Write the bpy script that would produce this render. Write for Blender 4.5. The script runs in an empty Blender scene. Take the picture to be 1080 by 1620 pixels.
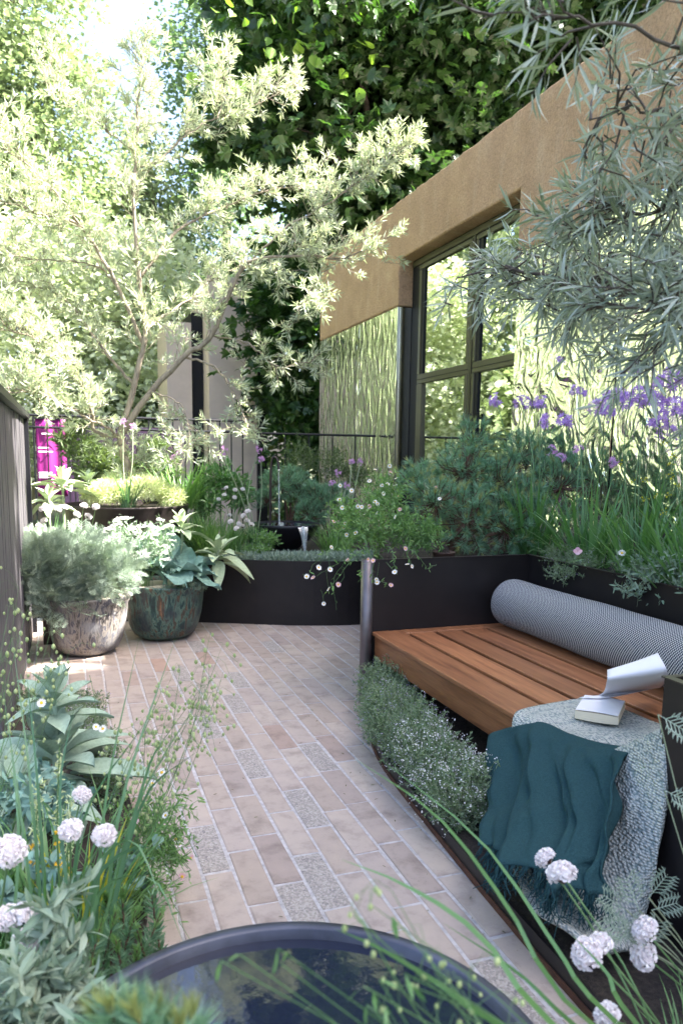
import bpy, math, random
import numpy as np
from mathutils import Matrix, Vector
random.seed(7)
rng = np.random.default_rng(11)
SC = bpy.context.scene
COL = SC.collection
# ------------------------------------------------------------------ camera
FP, PX0, PY0, CAMH = 1204.0, 540.0, 900.0, 1.4      # focal length in photo pixels, principal point, eye height
def nrm(v):
    v = np.asarray(v, float); return v / np.linalg.norm(v)
D1 = nrm([108 - PX0, 718 - PY0, FP]); D2 = np.array([3950 - PX0, 772 - PY0, FP]); D2 = nrm(D2 - D2.dot(D1) * D1)
UP = np.cross(D1, D2); UP = UP if UP[1] < 0 else -UP
MW = np.array([D2, D1, UP]); CC = np.array([0, 0, CAMH])
cd = bpy.data.cameras.new('camera'); cam = bpy.data.objects.new('camera', cd); COL.objects.link(cam)
cx, cy, cz = MW @ np.array([1, 0, 0]), MW @ np.array([0, -1, 0]), MW @ np.array([0, 0, -1])
cam.matrix_world = Matrix(((cx[0], cy[0], cz[0], 0), (cx[1], cy[1], cz[1], 0), (cx[2], cy[2], cz[2], CAMH), (0, 0, 0, 1)))
cd.sensor_fit = 'VERTICAL'; cd.sensor_height = 36; cd.sensor_width = 24
cd.lens = FP * 36 / 1620; cd.shift_y = (PY0 - 810) / 1620
cd.clip_start = 0.05; cd.clip_end = 500
cd.dof.use_dof = True; cd.dof.focus_distance = 3.4; cd.dof.aperture_fstop = 4.2
SC.camera = cam
# ------------------------------------------------------------------ sky, sun, exposure
SUN_AZ, SUN_EL = math.radians(-20), math.radians(50)     # azimuth measured from +x towards +y
S = Vector((math.cos(SUN_AZ) * math.cos(SUN_EL), math.sin(SUN_AZ) * math.cos(SUN_EL), math.sin(SUN_EL)))
w = bpy.data.worlds.new('World'); SC.world = w; w.use_nodes = True
nt = w.node_tree; bg = nt.nodes['Background']
sk = nt.nodes.new('ShaderNodeTexSky'); sk.sky_type = 'NISHITA'; sk.sun_disc = False
sk.sun_elevation = SUN_EL; sk.sun_rotation = math.atan2(S.x, S.y)
sk.air_density = 0.75; sk.dust_density = 4.8; sk.ozone_density = 1.0
nt.links.new(sk.outputs[0], bg.inputs[0]); bg.inputs[1].default_value = 0.10
sl = bpy.data.lights.new('sun', 'SUN'); sl.energy = 5.0; sl.angle = math.radians(0.53); sl.color = (1, .95, .86)
so = bpy.data.objects.new('sun', sl); COL.objects.link(so); so.rotation_euler = S.to_track_quat('Z', 'Y').to_euler()
SC.view_settings.view_transform = 'Standard'; SC.view_settings.look = 'None'
SC.view_settings.exposure = 3.2; SC.view_settings.gamma = 1.0
SC.cycles.max_bounces = 8; SC.cycles.transparent_max_bounces = 8
SC.cycles.use_denoising = True
SC.cycles.sample_clamp_indirect = 6

# ------------------------------------------------------------------ helpers
def at(px, py, X=None, Y=None, Z=None, D=None):
    """a photo pixel plus one known world coordinate -> a world point"""
    c = np.array([(px - PX0) / FP, (py - PY0) / FP, 1.0]); r = MW @ c
    if D is not None: t = D
    elif X is not None: t = X / r[0]
    elif Y is not None: t = Y / r[1]
    else: t = (Z - CAMH) / r[2]
    return CC + r * t
class MB:
    def __init__(s): s.V = []; s.F = []; s.n = 0
    def add(s, V, F, m=0):
        V = np.asarray(V, float).reshape(-1, 3); F = np.asarray(F, int)
        s.V.append(V); s.F.append((F + s.n, m)); s.n += len(V); return s
    def box(s, a, b, m=0):
        x0, y0, z0 = a; x1, y1, z1 = b
        V = [(x0,y0,z0),(x1,y0,z0),(x1,y1,z0),(x0,y1,z0),(x0,y0,z1),(x1,y0,z1),(x1,y1,z1),(x0,y1,z1)]
        return s.add(V, [(0,3,2,1),(4,5,6,7),(0,1,5,4),(1,2,6,5),(2,3,7,6),(3,0,4,7)], m)
    def mesh(s, name, mats, smooth=False, off=(0, 0, 0)):
        me = bpy.data.meshes.new(name)
        V = np.concatenate(s.V) - np.asarray(off, float)
        me.vertices.add(len(V)); me.vertices.foreach_set('co', V.astype(np.float32).ravel())
        li = np.concatenate([f.ravel() for f, m in s.F]).astype(np.int32)
        cnt = np.concatenate([np.full(len(f), f.shape[1]) for f, m in s.F])
        mi = np.concatenate([np.full(len(f), m) for f, m in s.F]).astype(np.int32)
        st = np.concatenate([[0], np.cumsum(cnt)[:-1]]).astype(np.int32)
        me.loops.add(len(li)); me.loops.foreach_set('vertex_index', li)
        me.polygons.add(len(st)); me.polygons.foreach_set('loop_start', st)
        me.polygons.foreach_set('material_index', mi)
        me.polygons.foreach_set('use_smooth', np.full(len(st), smooth))
        for m in (mats if isinstance(mats, (list, tuple)) else [mats]): me.materials.append(m)
        me.update(calc_edges=True); return me
def link(name, me, parent=None, loc=(0, 0, 0), rot=None, scale=None):
    o = bpy.data.objects.new(name, me); COL.objects.link(o)
    if parent is not None: o.parent = parent
    o.location = loc
    if rot is not None: o.rotation_euler = rot
    if scale is not None: o.scale = scale if hasattr(scale, '__len__') else (scale,) * 3
    return o
def tag(o, label, cat, group=None, kind=None):
    o['label'] = label; o['category'] = cat
    if group: o['group'] = group
    if kind: o['kind'] = kind
    return o
def thing(name, label, cat, loc, group=None):
    o = bpy.data.objects.new(name, None); COL.objects.link(o); o.location = Vector(loc); o.empty_display_size = .1
    return tag(o, label, cat, group)
def root(o):
    while o.parent is not None: o = o.parent
    return o
STUFF = {'foliage', 'stems', 'blossom', 'leaves', 'needles', 'young_needles', 'branches', 'blades', 'sunlit_tint_blades', 'spikelets', 'fringe', 'buds', 'bud', 'shoot_tips', 'print', 'front_needles', 'front_young_needles', 'front_branches', 'crown', 'twigs', 'lit_leaves'}
def part(name, mb, mats, parent, smooth=False, stuff=False):
    off = np.array(root(parent).location)
    o = link(name, mb.mesh(name, mats, smooth, off), parent)
    if stuff or name in STUFF: o['kind'] = 'stuff'
    return o
def solo(name, mb, mats, label, cat, loc, smooth=False, group=None):
    return tag(link(name, mb.mesh(name, mats, smooth, loc), None, loc), label, cat, group)
def struct(name, mb, mats, smooth=False):
    o = link(name, mb.mesh(name, mats, smooth)); o['kind'] = 'structure'; return o
def bevel(o, wd=.004, seg=2):
    m = o.modifiers.new('bevel', 'BEVEL'); m.width = wd; m.segments = seg; m.limit_method = 'ANGLE'; return o
def un(v):
    return v / (np.linalg.norm(v, axis=-1, keepdims=True) + 1e-9)
def rnd_dir(n, up=0.0):
    d = rng.normal(size=(n, 3)); d[:, 2] += up; return un(d)
def scatter(mb, T, pos, d, up, sc, m=0):
    """copies of a leaf template (length along +y, normal +z) at pos, pointing along d"""
    TV, TF = np.asarray(T[0], float), T[1]
    n = len(pos)
    if n == 0: return mb
    y = un(np.asarray(d, float)); x = un(np.cross(y, up)); z = np.cross(x, y)
    sc = np.asarray(sc, float); sc = np.broadcast_to(sc.reshape(n, -1) if sc.ndim else sc, (n, 3)) if sc.ndim != 1 else np.repeat(sc[:, None], 3, 1)
    L = TV[None] * sc[:, None, :]
    P = pos[:, None, :] + L[..., 0:1] * x[:, None] + L[..., 1:2] * y[:, None] + L[..., 2:3] * z[:, None]
    for F in TF:
        F = np.asarray(F, int)
        mb_f = (F[None] + (np.arange(n) * len(TV))[:, None, None]).reshape(-1, F.shape[1])
        mb.F.append((mb_f + mb.n, m))
    mb.V.append(P.reshape(-1, 3)); mb.n += n * len(TV)
    return mb
def ribbons(mb, P, W, side=None, m=0, fold=0.0):
    """flat strips along centre lines P (n,s,3), half widths W (s,) or (n,s)"""
    P = np.asarray(P, float); n, s, _ = P.shape
    W = np.broadcast_to(np.asarray(W, float), (n, s))
    t = un(np.gradient(P, axis=1))
    if side is None: side = un(np.cross(t.mean(1), rnd_dir(n, .2)))
    sd = np.asarray(side)[:, None, :]; sd = un(sd - (sd * t).sum(-1, keepdims=True) * t)
    A, B = P - sd * W[..., None], P + sd * W[..., None]
    V = np.stack([A, B], 2).reshape(-1, 3)
    i = np.arange(s - 1) * 2
    q = np.stack([i, i + 1, i + 3, i + 2], 1)
    F = (q[None] + (np.arange(n) * 2 * s)[:, None, None]).reshape(-1, 4)
    return mb.add(V, F, m)
def tubes(mb, P, R, k=4, m=0, cap=False):
    P = np.asarray(P, float)
    if P.ndim == 2: P = P[None]
    n, s, _ = P.shape; R = np.broadcast_to(np.asarray(R, float), (n, s))
    t = un(np.gradient(P, axis=1))
    ref = np.where(np.abs(t[:, :1, 2:3]) > .9, np.array([1., 0, 0]), np.array([0, 0, 1.]))
    x = un(np.cross(t, np.broadcast_to(ref, t.shape))); y = np.cross(t, x)
    a = np.arange(k) * 2 * math.pi / k
    V = P[:, :, None] + R[:, :, None, None] * (np.cos(a)[None, None, :, None] * x[:, :, None] + np.sin(a)[None, None, :, None] * y[:, :, None])
    F = []
    j = np.arange(k); jn = (j + 1) % k
    for i in range(s - 1): F.append(np.stack([i * k + j, i * k + jn, (i + 1) * k + jn, (i + 1) * k + j], 1))
    F = np.concatenate(F)
    F = (F[None] + (np.arange(n) * s * k)[:, None, None]).reshape(-1, 4)
    base = mb.n
    mb.add(V, F, m)
    if cap:
        for q in range(n):
            mb.F.append((np.array([[base + q * s * k + (s - 1) * k + i for i in range(k)]]), m))
            mb.F.append((np.array([[base + q * s * k + i for i in range(k)][::-1]]), m))
    return mb
def smoothline(pts, n=12):
    """Catmull-Rom through control points"""
    p = np.asarray(pts, float); p = np.vstack([2 * p[0] - p[1], p, 2 * p[-1] - p[-2]])
    out = []; k = len(p) - 3
    for u in np.linspace(0, k - 1e-6, n):
        i = int(u); t = u - i; a, b, c, d = p[i:i + 4]
        out.append(.5 * (2 * b + (c - a) * t + (2 * a - 5 * b + 4 * c - d) * t * t + (3 * b - a - 3 * c + d) * t ** 3))
    return np.array(out)
def lathe(mb, prof, n=32, c=(0, 0, 0), m=0, wob=0, seed=0):
    r_ = np.random.default_rng(seed); a = np.arange(n) * 2 * math.pi / n
    prof = np.asarray(prof, float)
    ph = r_.uniform(0, 6.28, 4)
    rad = prof[:, 0][:, None] * (1 + wob * (np.sin(2 * a + ph[0]) + .6 * np.sin(3 * a + ph[1]))[None])
    zz = prof[:, 1][:, None] + wob * .4 * np.sin(2 * a + ph[2])[None] * (prof[:, 1][:, None] > prof[:, 1].max() * .8)
    V = np.stack([c[0] + rad * np.cos(a), c[1] + rad * np.sin(a), c[2] + zz], -1)
    j = np.arange(n); F = np.concatenate([np.stack([i * n + j, i * n + (j + 1) % n, (i + 1) * n + (j + 1) % n, (i + 1) * n + j], 1) for i in range(len(prof) - 1)])
    return mb.add(V, F, m)
def disc(mb, c, r, n=32, m=0):
    a = np.arange(n) * 2 * math.pi / n
    V = np.stack([c[0] + r * np.cos(a), c[1] + r * np.sin(a), np.full(n, c[2])], 1)
    return mb.add(V, [list(range(n))], m)
def prism(mb, outline, z0, z1, m=0):
    o = np.asarray(outline, float); n = len(o)
    V = np.vstack([np.c_[o, np.full(n, z0)], np.c_[o, np.full(n, z1)]])
    j = np.arange(n)
    mb.add(V, np.stack([j, (j + 1) % n, n + (j + 1) % n, n + j], 1), m)
    mb.F.append((np.array([[mb.n - n + i for i in range(n)]]), m)); mb.F.append((np.array([[mb.n - 2 * n + i for i in range(n)][::-1]]), m))
    return mb
def inhull(n, c, r, shell=.6):
    """points in an ellipsoid, biased to its outside"""
    d = rnd_dir(n); u = rng.uniform(shell ** 3, 1, n) ** (1 / 3)
    return np.asarray(c) + d * u[:, None] * np.asarray(r)

# ------------------------------------------------------------------ leaf templates (length 1 along y)
def leaf_shape(profile, seg_curve=0.0, fold=0.0):
    ys = np.linspace(0, 1, len(profile)); V = []; Q = []
    for y, wd in zip(ys, profile):
        zc = -seg_curve * y * y
        V += [(-wd, y, zc + fold * wd), (0, y, zc), (wd, y, zc + fold * wd)]
    for i in range(len(profile) - 1):
        a = i * 3; Q += [(a, a + 1, a + 4, a + 3), (a + 1, a + 2, a + 5, a + 4)]
    return (np.array(V, float), [np.array(Q)])
L_DIAM = (np.array([(0, 0, 0), (.5, .45, .08), (0, 1, 0), (-.5, .45, .08)], float), [np.array([(0, 1, 2, 3)])])
L_NARROW = (np.array([(0, 0, 0), (.075, .45, .02), (0, 1, -.04), (-.075, .45, .02)], float), [np.array([(0, 1, 2, 3)])])
L_WILLOW = leaf_shape([.012, .046, .042, .004], .22, .3)
L_HEART = (np.array([(0, 0, 0), (.38, .1, .05), (.5, .45, .07), (.25, .8, .02), (0, 1.05, -.1), (-.25, .8, .02), (-.5, .45, .07), (-.38, .1, .05)], float), [np.array([(0, 1, 2, 3, 4), (0, 4, 5, 6, 7)])])
L_OVAL = leaf_shape([.02, .24, .3, .2, .01], .15, .25)
L_MAPLE = (np.array([(0, 0, 0), (.28, .08, .03), (.55, .3, -.03), (.3, .48, .06), (.42, .8, -.02), (.16, .72, .04), (0, 1.08, -.08), (-.16, .72, .04), (-.42, .8, -.02), (-.3, .48, .06), (-.55, .3, -.03), (-.28, .08, .03), (0, .45, 0)], float),
           [np.array([(0, 1, 3, 12), (1, 2, 3, 12), (12, 3, 4, 5), (12, 5, 6, 7), (12, 7, 8, 9), (12, 9, 10, 11), (12, 9, 11, 0)])])
# ------------------------------------------------------------------ materials
def mk(name):
    m = bpy.data.materials.new(name); m.use_nodes = True; t = m.node_tree
    return m, t, t.nodes['Principled BSDF']
def N(t, typ, **kw):
    n = t.nodes.new(typ)
    for k, v in kw.items():
        if k.startswith('i_'): n.inputs[int(k[2:]) if k[2:].isdigit() else k[2:]].default_value = v
        else: setattr(n, k, v)
    return n
def ramp(t, stops, interp='LINEAR'):
    r = t.nodes.new('ShaderNodeValToRGB'); e = r.color_ramp.elements; r.color_ramp.interpolation = interp
    while len(e) < len(stops): e.new(.5)
    for q, (p, c) in zip(e, stops): q.position = p; q.color = (*c, 1)
    return r
def c4(c): return (*c, 1)
def leafmat(name, a, b, rough=.5, trans=.3, tcol=None, spec=.35, c=None):
    m, t, p = mk(name); g = N(t, 'ShaderNodeNewGeometry')
    st = [(0, a), (1, b)] if c is None else [(0, a), (.55, b), (1, c)]
    r = ramp(t, st); t.links.new(g.outputs['Random Per Island'], r.inputs[0])
    t.links.new(r.outputs[0], p.inputs['Base Color']); p.inputs['Roughness'].default_value = rough; p.inputs['Specular IOR Level'].default_value = spec
    if trans > 0:
        tr = N(t, 'ShaderNodeBsdfTranslucent'); mx = N(t, 'ShaderNodeMixShader'); mx.inputs[0].default_value = trans
        mul = N(t, 'ShaderNodeMix', data_type='RGBA', blend_type='MULTIPLY'); mul.inputs[0].default_value = 1
        t.links.new(r.outputs[0], mul.inputs[6]); mul.inputs[7].default_value = c4(tcol or (1.5, 1.5, .7))
        t.links.new(mul.outputs[2], tr.inputs[0]); t.links.new(p.outputs[0], mx.inputs[1]); t.links.new(tr.outputs[0], mx.inputs[2])
        t.links.new(mx.outputs[0], t.nodes['Material Output'].inputs[0])
    return m
def plain(name, col, rough=.5, metal=0, noise=0, nscale=20, bump=0, bscale=80, spec=.5, col2=None, stretch=None):
    m, t, p = mk(name); p.inputs['Base Color'].default_value = c4(col); p.inputs['Roughness'].default_value = rough
    p.inputs['Metallic'].default_value = metal; p.inputs['Specular IOR Level'].default_value = spec
    tc = N(t, 'ShaderNodeTexCoord'); mp = N(t, 'ShaderNodeMapping'); t.links.new(tc.outputs['Object'], mp.inputs[0])
    if stretch: mp.inputs['Scale'].default_value = stretch
    if noise or col2:
        n = N(t, 'ShaderNodeTexNoise', i_Scale=nscale, i_Detail=6.0, i_Roughness=.6); t.links.new(mp.outputs[0], n.inputs['Vector'])
        c2 = col2 or tuple(x * (1 - noise) for x in col); c1 = col if col2 else tuple(min(1, x * (1 + noise)) for x in col)
        r = ramp(t, [(.3, c2), (.7, c1)]); t.links.new(n.outputs[0], r.inputs[0]); t.links.new(r.outputs[0], p.inputs['Base Color'])
    if bump:
        n2 = N(t, 'ShaderNodeTexNoise', i_Scale=bscale, i_Detail=5.0); t.links.new(mp.outputs[0], n2.inputs['Vector'])
        bn = N(t, 'ShaderNodeBump', i_Strength=bump, i_Distance=.01); t.links.new(n2.outputs[0], bn.inputs['Height']); t.links.new(bn.outputs[0], p.inputs['Normal'])
    return m
def brickmat(name, cols, grit=False):
    m, t, p = mk(name); oi = N(t, 'ShaderNodeObjectInfo'); gi = N(t, 'ShaderNodeNewGeometry')
    tc = N(t, 'ShaderNodeTexCoord')
    ad = N(t, 'ShaderNodeVectorMath', operation='ADD'); mu = N(t, 'ShaderNodeVectorMath', operation='SCALE'); mu.inputs['Scale'].default_value = 37
    cb = N(t, 'ShaderNodeCombineXYZ'); sm = N(t, 'ShaderNodeMath', operation='ADD')
    t.links.new(oi.outputs['Random'], sm.inputs[0]); t.links.new(gi.outputs['Random Per Island'], sm.inputs[1])
    fr = N(t, 'ShaderNodeMath', operation='FRACT'); t.links.new(sm.outputs[0], fr.inputs[0])
    t.links.new(fr.outputs[0], cb.inputs[0]); t.links.new(fr.outputs[0], cb.inputs[1]); t.links.new(cb.outputs[0], mu.inputs[0])
    t.links.new(tc.outputs['Object'], ad.inputs[0]); t.links.new(mu.outputs[0], ad.inputs[1])
    r = ramp(t, cols); t.links.new(fr.outputs[0], r.inputs[0])
    n1 = N(t, 'ShaderNodeTexNoise', i_Scale=9.0, i_Detail=7.0, i_Roughness=.65); t.links.new(ad.outputs[0], n1.inputs['Vector'])
    r1 = ramp(t, [(.28, (.62, .60, .60)), (.5, (1, 1, 1)), (.75, (1.14, 1.12, 1.1))]); t.links.new(n1.outputs[0], r1.inputs[0])
    mx = N(t, 'ShaderNodeMix', data_type='RGBA', blend_type='MULTIPLY'); mx.inputs[0].default_value = 1
    t.links.new(r.outputs[0], mx.inputs[6]); t.links.new(r1.outputs[0], mx.inputs[7])
    n2 = N(t, 'ShaderNodeTexNoise', i_Scale=160.0 if not grit else 90.0, i_Detail=4.0); t.links.new(ad.outputs[0], n2.inputs['Vector'])
    last = mx.outputs[2]
    if grit:
        v = N(t, 'ShaderNodeTexVoronoi', i_Scale=150.0); t.links.new(ad.outputs[0], v.inputs['Vector'])
        rg = ramp(t, [(.0, (.12, .12, .14)), (.12, (.22, .2, .19)), (.45, (.33, .29, .26)), (.8, (.48, .44, .40)), (1, (.36, .3, .26))]); t.links.new(v.outputs['Color'], rg.inputs[0])
        m2 = N(t, 'ShaderNodeMix', data_type='RGBA'); m2.inputs[0].default_value = .75
        t.links.new(last, m2.inputs[6]); t.links.new(rg.outputs[0], m2.inputs[7]); last = m2.outputs[2]
        bh = v.outputs['Distance']
    else:
        sp = ramp(t, [(.28, (.45, .42, .4)), (.33, (1, 1, 1))]); t.links.new(n2.outputs[0], sp.inputs[0])
        m2 = N(t, 'ShaderNodeMix', data_type='RGBA', blend_type='MULTIPLY'); m2.inputs[0].default_value = .8
        t.links.new(last, m2.inputs[6]); t.links.new(sp.outputs[0], m2.inputs[7]); last = m2.outputs[2]
        bh = n2.outputs[0]
    t.links.new(last, p.inputs['Base Color']); p.inputs['Roughness'].default_value = .85 if grit else .68
    bn = N(t, 'ShaderNodeBump', i_Strength=.8 if grit else .25, i_Distance=.004); t.links.new(bh, bn.inputs['Height']); t.links.new(bn.outputs[0], p.inputs['Normal'])
    return m
M = {}
M['brick'] = brickmat('clay_brick', [(0, (.34, .272, .228)), (.3, (.395, .325, .278)), (.6, (.36, .295, .262)), (.78, (.42, .352, .298)), (.93, (.31, .25, .22)), (1, (.35, .24, .19))])
M['grit'] = brickmat('aggregate_brick', [(0, (.25, .22, .20)), (1, (.31, .27, .24))], True)
M['mortar'] = plain('pale_mortar', (.44, .415, .415), .95, noise=.25, nscale=40, bump=.5, bscale=220)
M['soil'] = plain('soil', (.035, .026, .02), .95, noise=.5, nscale=60, bump=1, bscale=120)
M['ground'] = plain('ground_cover', (.05, .06, .025), .95, noise=.5, nscale=3, bump=.6, bscale=30)
M['steel'] = plain('dark_bronze_steel', (.022, .018, .018), .40, metal=.3, nscale=3.5, spec=.5, col2=(.010, .0085, .0095), bump=.08, bscale=6)
M['steel_edge'] = plain('bronze_post', (.055, .043, .042), .38, metal=.6, noise=.2, nscale=12)
M['rust'] = plain('rusty_plinth', (.09, .035, .018), .8, noise=.4, nscale=30)
M['black'] = plain('black_metal', (.012, .012, .016), .4, metal=.3)
def stucco():
    m, t, p = mk('tan_render'); tc = N(t, 'ShaderNodeTexCoord')
    a = N(t, 'ShaderNodeTexNoise', i_Scale=3.0, i_Detail=8.0, i_Roughness=.7); t.links.new(tc.outputs['Object'], a.inputs['Vector'])
    r = ramp(t, [(.3, (.40, .25, .150)), (.55, (.485, .31, .19)), (.75, (.56, .38, .245))]); t.links.new(a.outputs[0], r.inputs[0])
    mp = N(t, 'ShaderNodeMapping'); mp.inputs['Scale'].default_value = (1, 4.5, 1.5); mp.inputs['Rotation'].default_value = (.6, 0, 0); t.links.new(tc.outputs['Object'], mp.inputs[0])
    s = N(t, 'ShaderNodeTexNoise', i_Scale=1.6, i_Detail=3.0); t.links.new(mp.outputs[0], s.inputs['Vector'])
    rs = ramp(t, [(.55, (0, 0, 0)), (.8, (.55, .55, .55))]); t.links.new(s.outputs[0], rs.inputs[0])
    mx = N(t, 'ShaderNodeMix', data_type='RGBA'); t.links.new(rs.outputs[0], mx.inputs[0]); t.links.new(r.outputs[0], mx.inputs[6]); mx.inputs[7].default_value = (.56, .41, .29, 1)
    gr = N(t, 'ShaderNodeTexNoise', i_Scale=48.0, i_Detail=4.0, i_Roughness=.8); t.links.new(tc.outputs['Object'], gr.inputs['Vector'])
    rg = ramp(t, [(.3, (.66, .64, .62)), (.5, (1, 1, 1)), (.7, (1.2, 1.2, 1.2))]); t.links.new(gr.outputs[0], rg.inputs[0]); mg = N(t, 'ShaderNodeMix', data_type='RGBA', blend_type='MULTIPLY'); mg.inputs[0].default_value = 1; t.links.new(mx.outputs[2], mg.inputs[6]); t.links.new(rg.outputs[0], mg.inputs[7])
    t.links.new(mg.outputs[2], p.inputs['Base Color']); p.inputs['Roughness'].default_value = .93
    b = N(t, 'ShaderNodeTexNoise', i_Scale=55.0, i_Detail=5.0, i_Roughness=.75); t.links.new(tc.outputs['Object'], b.inputs['Vector'])
    v = N(t, 'ShaderNodeTexVoronoi', i_Scale=45.0); t.links.new(tc.outputs['Object'], v.inputs['Vector'])
    ad = N(t, 'ShaderNodeMath', operation='MULTIPLY_ADD'); ad.inputs[1].default_value = .25; t.links.new(b.outputs[0], ad.inputs[2]); t.links.new(v.outputs['Distance'], ad.inputs[0])
    bn = N(t, 'ShaderNodeBump', i_Strength=1.0, i_Distance=.022); t.links.new(ad.outputs[0], bn.inputs['Height']); t.links.new(bn.outputs[0], p.inputs['Normal'])
    return m
M['stucco'] = stucco()
def ripple(name, sc, stretch, dist, col, det=1.5, dis=.8):
    m, t, p = mk(name); p.inputs['Metallic'].default_value = 1; p.inputs['Base Color'].default_value = c4(col); p.inputs['Roughness'].default_value = .03
    tc = N(t, 'ShaderNodeTexCoord'); mp = N(t, 'ShaderNodeMapping'); mp.inputs['Scale'].default_value = stretch; t.links.new(tc.outputs['Object'], mp.inputs[0])
    n = N(t, 'ShaderNodeTexNoise', i_Scale=sc, i_Detail=det, i_Roughness=.45, i_Distortion=dis); t.links.new(mp.outputs[0], n.inputs['Vector'])
    b = N(t, 'ShaderNodeBump', i_Strength=1.0, i_Distance=dist); t.links.new(n.outputs[0], b.inputs['Height']); t.links.new(b.outputs[0], p.inputs['Normal'])
    return m
M['ripple_far'] = ripple('rippled_mirror_steel', 3.8, (1, 2.0, .8), .021, (.90, .92, .86), 2.0, 1.2)
M['ripple_near'] = ripple('swirled_mirror_steel', 3.6, (1, 1.25, 1.0), .034, (.92, .94, .90), 2.2, 2.0)
M['mirror_edge'] = plain('polished_edge', (.75, .74, .66), .12, metal=1)
M['glass'] = plain('reflective_glass', (.74, .76, .70), .015, metal=1)
M['bronze'] = plain('olive_bronze_frame', (.062, .056, .034), .42, metal=.3, spec=.5)
M['gasket'] = plain('black_gasket', (.008, .008, .010), .6, spec=.25)
def wood():
    m, t, p = mk('oiled_hardwood'); tc = N(t, 'ShaderNodeTexCoord'); oi = N(t, 'ShaderNodeObjectInfo')
    ad = N(t, 'ShaderNodeVectorMath', operation='ADD'); cb = N(t, 'ShaderNodeCombineXYZ'); ml = N(t, 'ShaderNodeMath', operation='MULTIPLY'); ml.inputs[1].default_value = 9
    t.links.new(oi.outputs['Random'], ml.inputs[0])
    for i in range(3): t.links.new(ml.outputs[0], cb.inputs[i])
    t.links.new(tc.outputs['Object'], ad.inputs[0]); t.links.new(cb.outputs[0], ad.inputs[1])
    mp = N(t, 'ShaderNodeMapping'); mp.inputs['Scale'].default_value = (16, 1.1, 16); t.links.new(ad.outputs[0], mp.inputs[0])
    n = N(t, 'ShaderNodeTexNoise', i_Scale=1.6, i_Detail=7.0, i_Roughness=.6, i_Distortion=.6); t.links.new(mp.outputs[0], n.inputs['Vector'])
    r = ramp(t, [(.25, (.17, .062, .026)), (.48, (.30, .118, .048)), (.62, (.37, .155, .066)), (.8, (.26, .098, .042))]); t.links.new(n.outputs[0], r.inputs[0])
    mp2 = N(t, 'ShaderNodeMapping'); mp2.inputs['Scale'].default_value = (160, 6, 160); t.links.new(ad.outputs[0], mp2.inputs[0])
    n2 = N(t, 'ShaderNodeTexNoise', i_Scale=1.5, i_Detail=3.0); t.links.new(mp2.outputs[0], n2.inputs['Vector'])
    r2 = ramp(t, [(.35, (.72, .7, .68)), (.6, (1, 1, 1))]); t.links.new(n2.outputs[0], r2.inputs[0])
    mx = N(t, 'ShaderNodeMix', data_type='RGBA', blend_type='MULTIPLY'); mx.inputs[0].default_value = .8; t.links.new(r.outputs[0], mx.inputs[6]); t.links.new(r2.outputs[0], mx.inputs[7])
    hs = N(t, 'ShaderNodeHueSaturation'); mr = N(t, 'ShaderNodeMapRange'); mr.inputs[3].default_value = .82; mr.inputs[4].default_value = 1.18
    t.links.new(oi.outputs['Random'], mr.inputs[0]); t.links.new(mr.outputs[0], hs.inputs['Value']); t.links.new(mx.outputs[2], hs.inputs['Color'])
    t.links.new(hs.outputs[0], p.inputs['Base Color']); p.inputs['Roughness'].default_value = .42
    bn = N(t, 'ShaderNodeBump', i_Strength=.2, i_Distance=.002); t.links.new(n2.outputs[0], bn.inputs['Height']); t.links.new(bn.outputs[0], p.inputs['Normal'])
    return m
M['wood'] = wood()
def weave():      # bolster: navy and off-white diagonal dashes on a cylinder whose axis is local y
    m, t, p = mk('woven_outdoor_fabric'); tc = N(t, 'ShaderNodeTexCoord'); sx = N(t, 'ShaderNodeSeparateXYZ'); t.links.new(tc.outputs['Object'], sx.inputs[0])
    an = N(t, 'ShaderNodeMath', operation='ARCTAN2'); t.links.new(sx.outputs[0], an.inputs[0]); t.links.new(sx.outputs[2], an.inputs[1])
    def mth(op, a, b=None):
        n = N(t, 'ShaderNodeMath', operation=op)
        for i, v in enumerate((a, b)):
            if v is None: continue
            if isinstance(v, (int, float)): n.inputs[i].default_value = v
            else: t.links.new(v, n.inputs[i])
        return n.outputs[0]
    u = mth('MULTIPLY', an.outputs[0], .135); v = sx.outputs[1]
    # rows across, each row shifted: broken twill
    row = mth('FLOOR', mth('MULTIPLY', u, 138.0))
    ph = mth('ADD', mth('MULTIPLY', v, 72.0), mth('MULTIPLY', row, .36))
    fr = mth('FRACT', ph)
    dash = mth('LESS_THAN', mth('ABSOLUTE', mth('SUBTRACT', fr, .5)), .25)
    ru = mth('FRACT', mth('MULTIPLY', u, 138.0)); gap = mth('GREATER_THAN', ru, .16)
    f = mth('MULTIPLY', dash, gap)
    mx = N(t, 'ShaderNodeMix', data_type='RGBA'); t.links.new(f, mx.inputs[0]); mx.inputs[6].default_value = (.010, .020, .040, 1); mx.inputs[7].default_value = (.50, .49, .47, 1)
    t.links.new(mx.outputs[2], p.inputs['Base Color']); p.inputs['Roughness'].default_value = .9; p.inputs['Specular IOR Level'].default_value = .2
    bn = N(t, 'ShaderNodeBump', i_Strength=.6, i_Distance=.003); t.links.new(f, bn.inputs['Height']); t.links.new(bn.outputs[0], p.inputs['Normal'])
    return m
M['weave'] = weave()
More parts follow.
